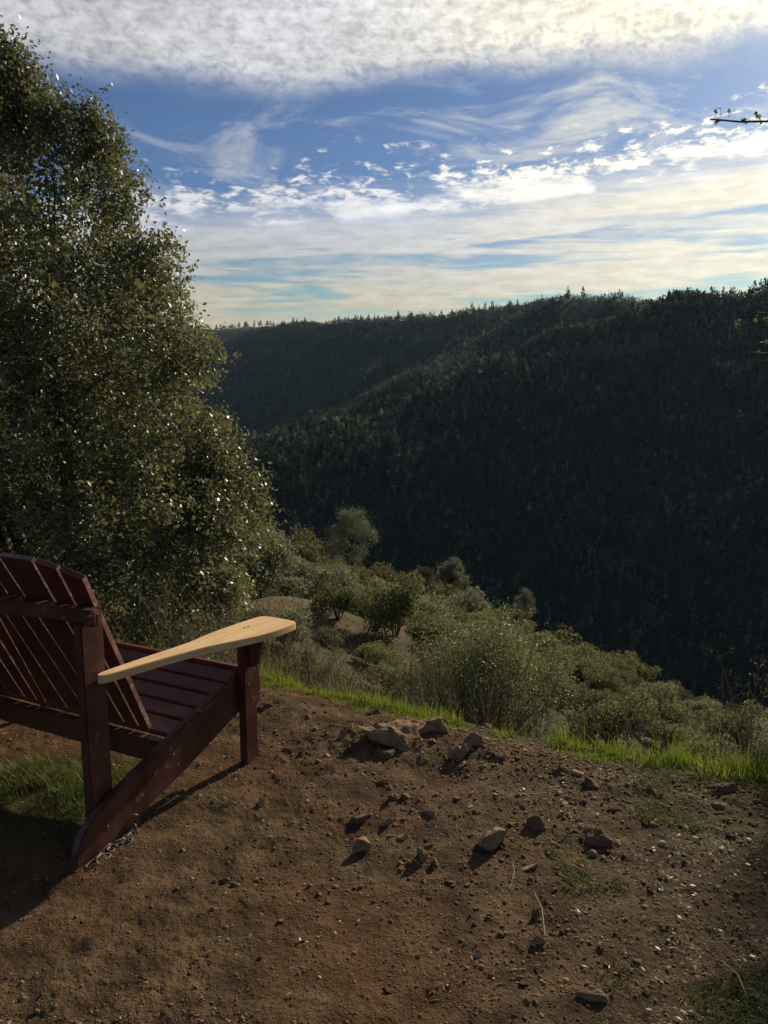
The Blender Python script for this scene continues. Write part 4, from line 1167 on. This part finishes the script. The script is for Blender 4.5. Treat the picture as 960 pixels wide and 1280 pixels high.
# ------------------------------------------------------------------ world
def build_world():
    w = bpy.data.worlds.new('World'); scene.world = w; w.use_nodes = True
    nt = w.node_tree; nt.nodes.clear(); n = N(nt)
    out = n.node('ShaderNodeOutputWorld'); bg = n.node('ShaderNodeBackground'); nt.links.new(bg.outputs[0], out.inputs[0])
    sky = n.node('ShaderNodeTexSky', sky_type='NISHITA'); sky.sun_disc = False; sky.sun_elevation = R(SUN_EL); sky.sun_rotation = R(SUN_AZ)
    sky.altitude = 300; sky.air_density = 1.0; sky.dust_density = .6; sky.ozone_density = 2.0
    D = n.node('ShaderNodeTexCoord').outputs['Generated']
    dn = n.node('ShaderNodeVectorMath', operation='NORMALIZE'); n.put(dn.inputs[0], D); D = dn.outputs[0]
    x, y, z = n.xyz(D)
    deg = 57.29578
    el = n.math('MULTIPLY', n.math('ARCSINE', z), deg)
    az = n.math('MULTIPLY', n.math('ARCTAN2', x, y), deg)
    zz = n.math('MAXIMUM', n.math('ADD', z, .03), .02)
    P = n.vec(n.math('DIVIDE', x, zz), n.math('DIVIDE', y, zz), 0)     # cloud layer plane
    S = n.vec(n.math('MULTIPLY', az, 1.), n.math('MULTIPLY', el, 1.), 0)  # angles
    dot = n.node('ShaderNodeVectorMath', operation='DOT_PRODUCT'); n.put(dot.inputs[0], D); dot.inputs[1].default_value = tuple(SUN)
    cs = dot.outputs['Value']
    def sx(ax, ay, off=0.): return n.vec(n.math('MULTIPLY', az, ax), n.math('MULTIPLY', el, ay), off)
    # --- upper altocumulus sheet
    warp = n.math('MULTIPLY', n.math('SUBTRACT', n.noise(sx(.06, .15, 3.), 1, 3, .55), .5), 5.0)
    edge = n.math('ADD', n.math('ADD', el, warp), n.math('MULTIPLY', az, -.035))
    sheet = n.sm(edge, 17.8, 20.9)
    cells = n.noise(sx(.85, 1.35, 7.), 1, 3, .55, dist=.6); cells2 = n.noise(sx(2.3, 3.2, 2.), 1, 3, .6)
    broad = n.noise(P, 2.2, 3, .5)
    tex = n.math('ADD', n.math('MULTIPLY', cells, .65), n.math('MULTIPLY', cells2, .35))
    thin = n.sm(edge, 18.6, 22.0, .10, -.06)
    sheetA = n.math('MULTIPLY', sheet, n.sm(n.math('SUBTRACT', tex, thin), .24, .50, .55, 1.))
    # --- puffs under the blue gap
    tilt = n.math('MULTIPLY', az, -.085)
    e2 = n.math('ADD', el, tilt)
    pf = n.noise(sx(.62, 1.7, 1.7), 1, 6, .62, dist=.3)
    pband = n.math('MULTIPLY', n.sm(e2, 11.2, 12.6), n.sm(e2, 17.8, 14.4))
    pth = n.sm(e2, 12., 17.0, .45, .63)
    puff = n.math('MULTIPLY', pband, n.sm(n.math('SUBTRACT', pf, pth), -.02, .15))
    lump = n.noise(sx(1.5, 2.6, 4.), 1, 4, .55)
    # row of cumulus heads that tops the veil
    rowb = n.math('MULTIPLY', n.sm(e2, 10.2, 11.4), n.sm(n.math('ADD', e2, n.math('MULTIPLY', n.math('SUBTRACT', lump, .5), 3.2)), 13.4, 12.5))
    row = n.math('MULTIPLY', rowb, n.sm(n.noise(sx(.16, .5, 9.), 1, 4, .6), .37, .56))
    # --- thin veils
    v1 = n.noise(sx(.045, .55, 2.), 1, 5, .6, dist=.5)
    veil = n.math('MULTIPLY', n.sm(e2, 13.8, 9.8), n.sm(v1, .30, .50, .45, .95))
    slots = n.math('MULTIPLY', n.sm(n.noise(sx(.07, .80, 6.), 1, 4, .55, dist=.3), .49, .60), n.sm(e2, 10.5, 8.6))
    slots = n.math('MULTIPLY', slots, n.sm(el, 3.8, 5.5))
    veil = n.math('MULTIPLY', veil, n.math('SUBTRACT', 1., n.math('MULTIPLY', slots, .85)))
    wisp = n.math('MULTIPLY', n.sm(n.noise(sx(.10, .32, 12.), 1, 5, .62, dist=1.0), .46, .70, 0, .6), n.sm(e2, 20, 17))
    # streak
    cover = n.math('MAXIMUM', sheetA, n.math('MAXIMUM', puff, n.math('MAXIMUM', row, n.math('MAXIMUM', veil, wisp))))
    # --- brightness
    glow = n.math('POWER', n.math('MAXIMUM', cs, 0.), 9.)
    shade = n.sm(tex, .36, .62, .92, 1.26)
    shade = n.math('MULTIPLY', shade, n.sm(broad, .3, .7, .86, 1.06))
    colw = n.mix(n.sm(el, 11, 3.8), rgb(.95, .96, 1.0), rgb(1.0, .90, .66))
    colw = n.mix(n.sm(cs, .80, .99), colw, rgb(1.0, .93, .74))
    bri = n.math('ADD', .54, n.math('MULTIPLY', glow, .72))
    bri = n.math('MULTIPLY', bri, n.math('ADD', 1.0, n.math('MULTIPLY', n.math('MAXIMUM', puff, row), .32)))
    rip = n.noise(sx(.5, 2.2, 5.), 1, 4, .6)
    bri = n.math('MULTIPLY', bri, n.sm(rip, .3, .7, .90, 1.10))
    shd = n.node('ShaderNodeMix', data_type='FLOAT'); n.put(shd.inputs[0], sheetA); shd.inputs[2].default_value = 1.0; n.put(shd.inputs[3], shade)
    bri = n.math('MULTIPLY', bri, shd.outputs[0])
    # clouds away from the sun side (behind the viewer) are sparser
    cover = n.math('MULTIPLY', cover, n.sm(y, -.2, .5, .25, 1.))
    cover = n.math('MULTIPLY', cover, n.sm(el, 44, 27, .12, 1.))
    CL = n.node('ShaderNodeVectorMath', operation='SCALE'); n.put(CL.inputs[0], colw); n.put(CL.inputs['Scale'], n.math('MULTIPLY', bri, CLOUD_K))
    skyc = n.mix(1.0, sky.outputs[0], n.mix(n.sm(el, 12, 5), rgb(*SKY_TINT), rgb(.50, .72, .74)), 'MULTIPLY')
    col = n.mix(cover, skyc, CL.outputs[0])
    n.put(bg.inputs[0], col); bg.inputs[1].default_value = SKY_STR
SKY_STR = .07
CLOUD_K = 13.2
SKY_TINT = (.49, .62, .83)
build_world()

sun = bpy.data.lights.new('sun', 'SUN'); sun.energy = 5.0; sun.angle = R(.6); sun.color = (1.0, .84, .62)
so = bpy.data.objects.new('sun', sun); COL.objects.link(so)
so.rotation_euler = Vector(-SUN).to_track_quat('-Z', 'Y').to_euler()

# ------------------------------------------------------------------ camera and render settings
cam = bpy.data.cameras.new('camera'); co = bpy.data.objects.new('camera', cam); COL.objects.link(co)
cam.sensor_fit = 'VERTICAL'; cam.sensor_height = 36; cam.sensor_width = 27; cam.lens = 36*FPX/1280
cam.clip_start = .05; cam.clip_end = 20000
co.location = (0, 0, CAM_H); co.rotation_euler = (R(90-PITCH), 0, 0)
scene.camera = co
vs = scene.view_settings; vs.view_transform = 'Standard'; vs.look = 'None'; vs.exposure = .15; vs.gamma = 1; vs.use_curve_mapping = False
scene.render.engine = 'CYCLES'
cy = scene.cycles; cy.max_bounces = 5; cy.diffuse_bounces = 2; cy.glossy_bounces = 2; cy.transmission_bounces = 2; cy.transparent_max_bounces = 4; cy.use_denoising = True
scene.render.use_persistent_data = False

# ------------------------------------------------------------------ air
HAZE = 1.5e-5
if HAZE:
    bm = boxbm(-7000, 7000, -300, 6500, -250, 420, 0)
    m, nt, out = new_mat('haze_air'); vv = nt.nodes.new('ShaderNodeVolumePrincipled')
    vv.inputs['Color'].default_value = (.42, .68, 1.0, 1); vv.inputs['Density'].default_value = HAZE; vv.inputs['Anisotropy'].default_value = .2
    nt.links.new(vv.outputs[0], out.inputs['Volume'])
    o = bm_obj('haze', bm, m); tag(o, kind='stuff')
scene.cycles.volume_bounces = 0
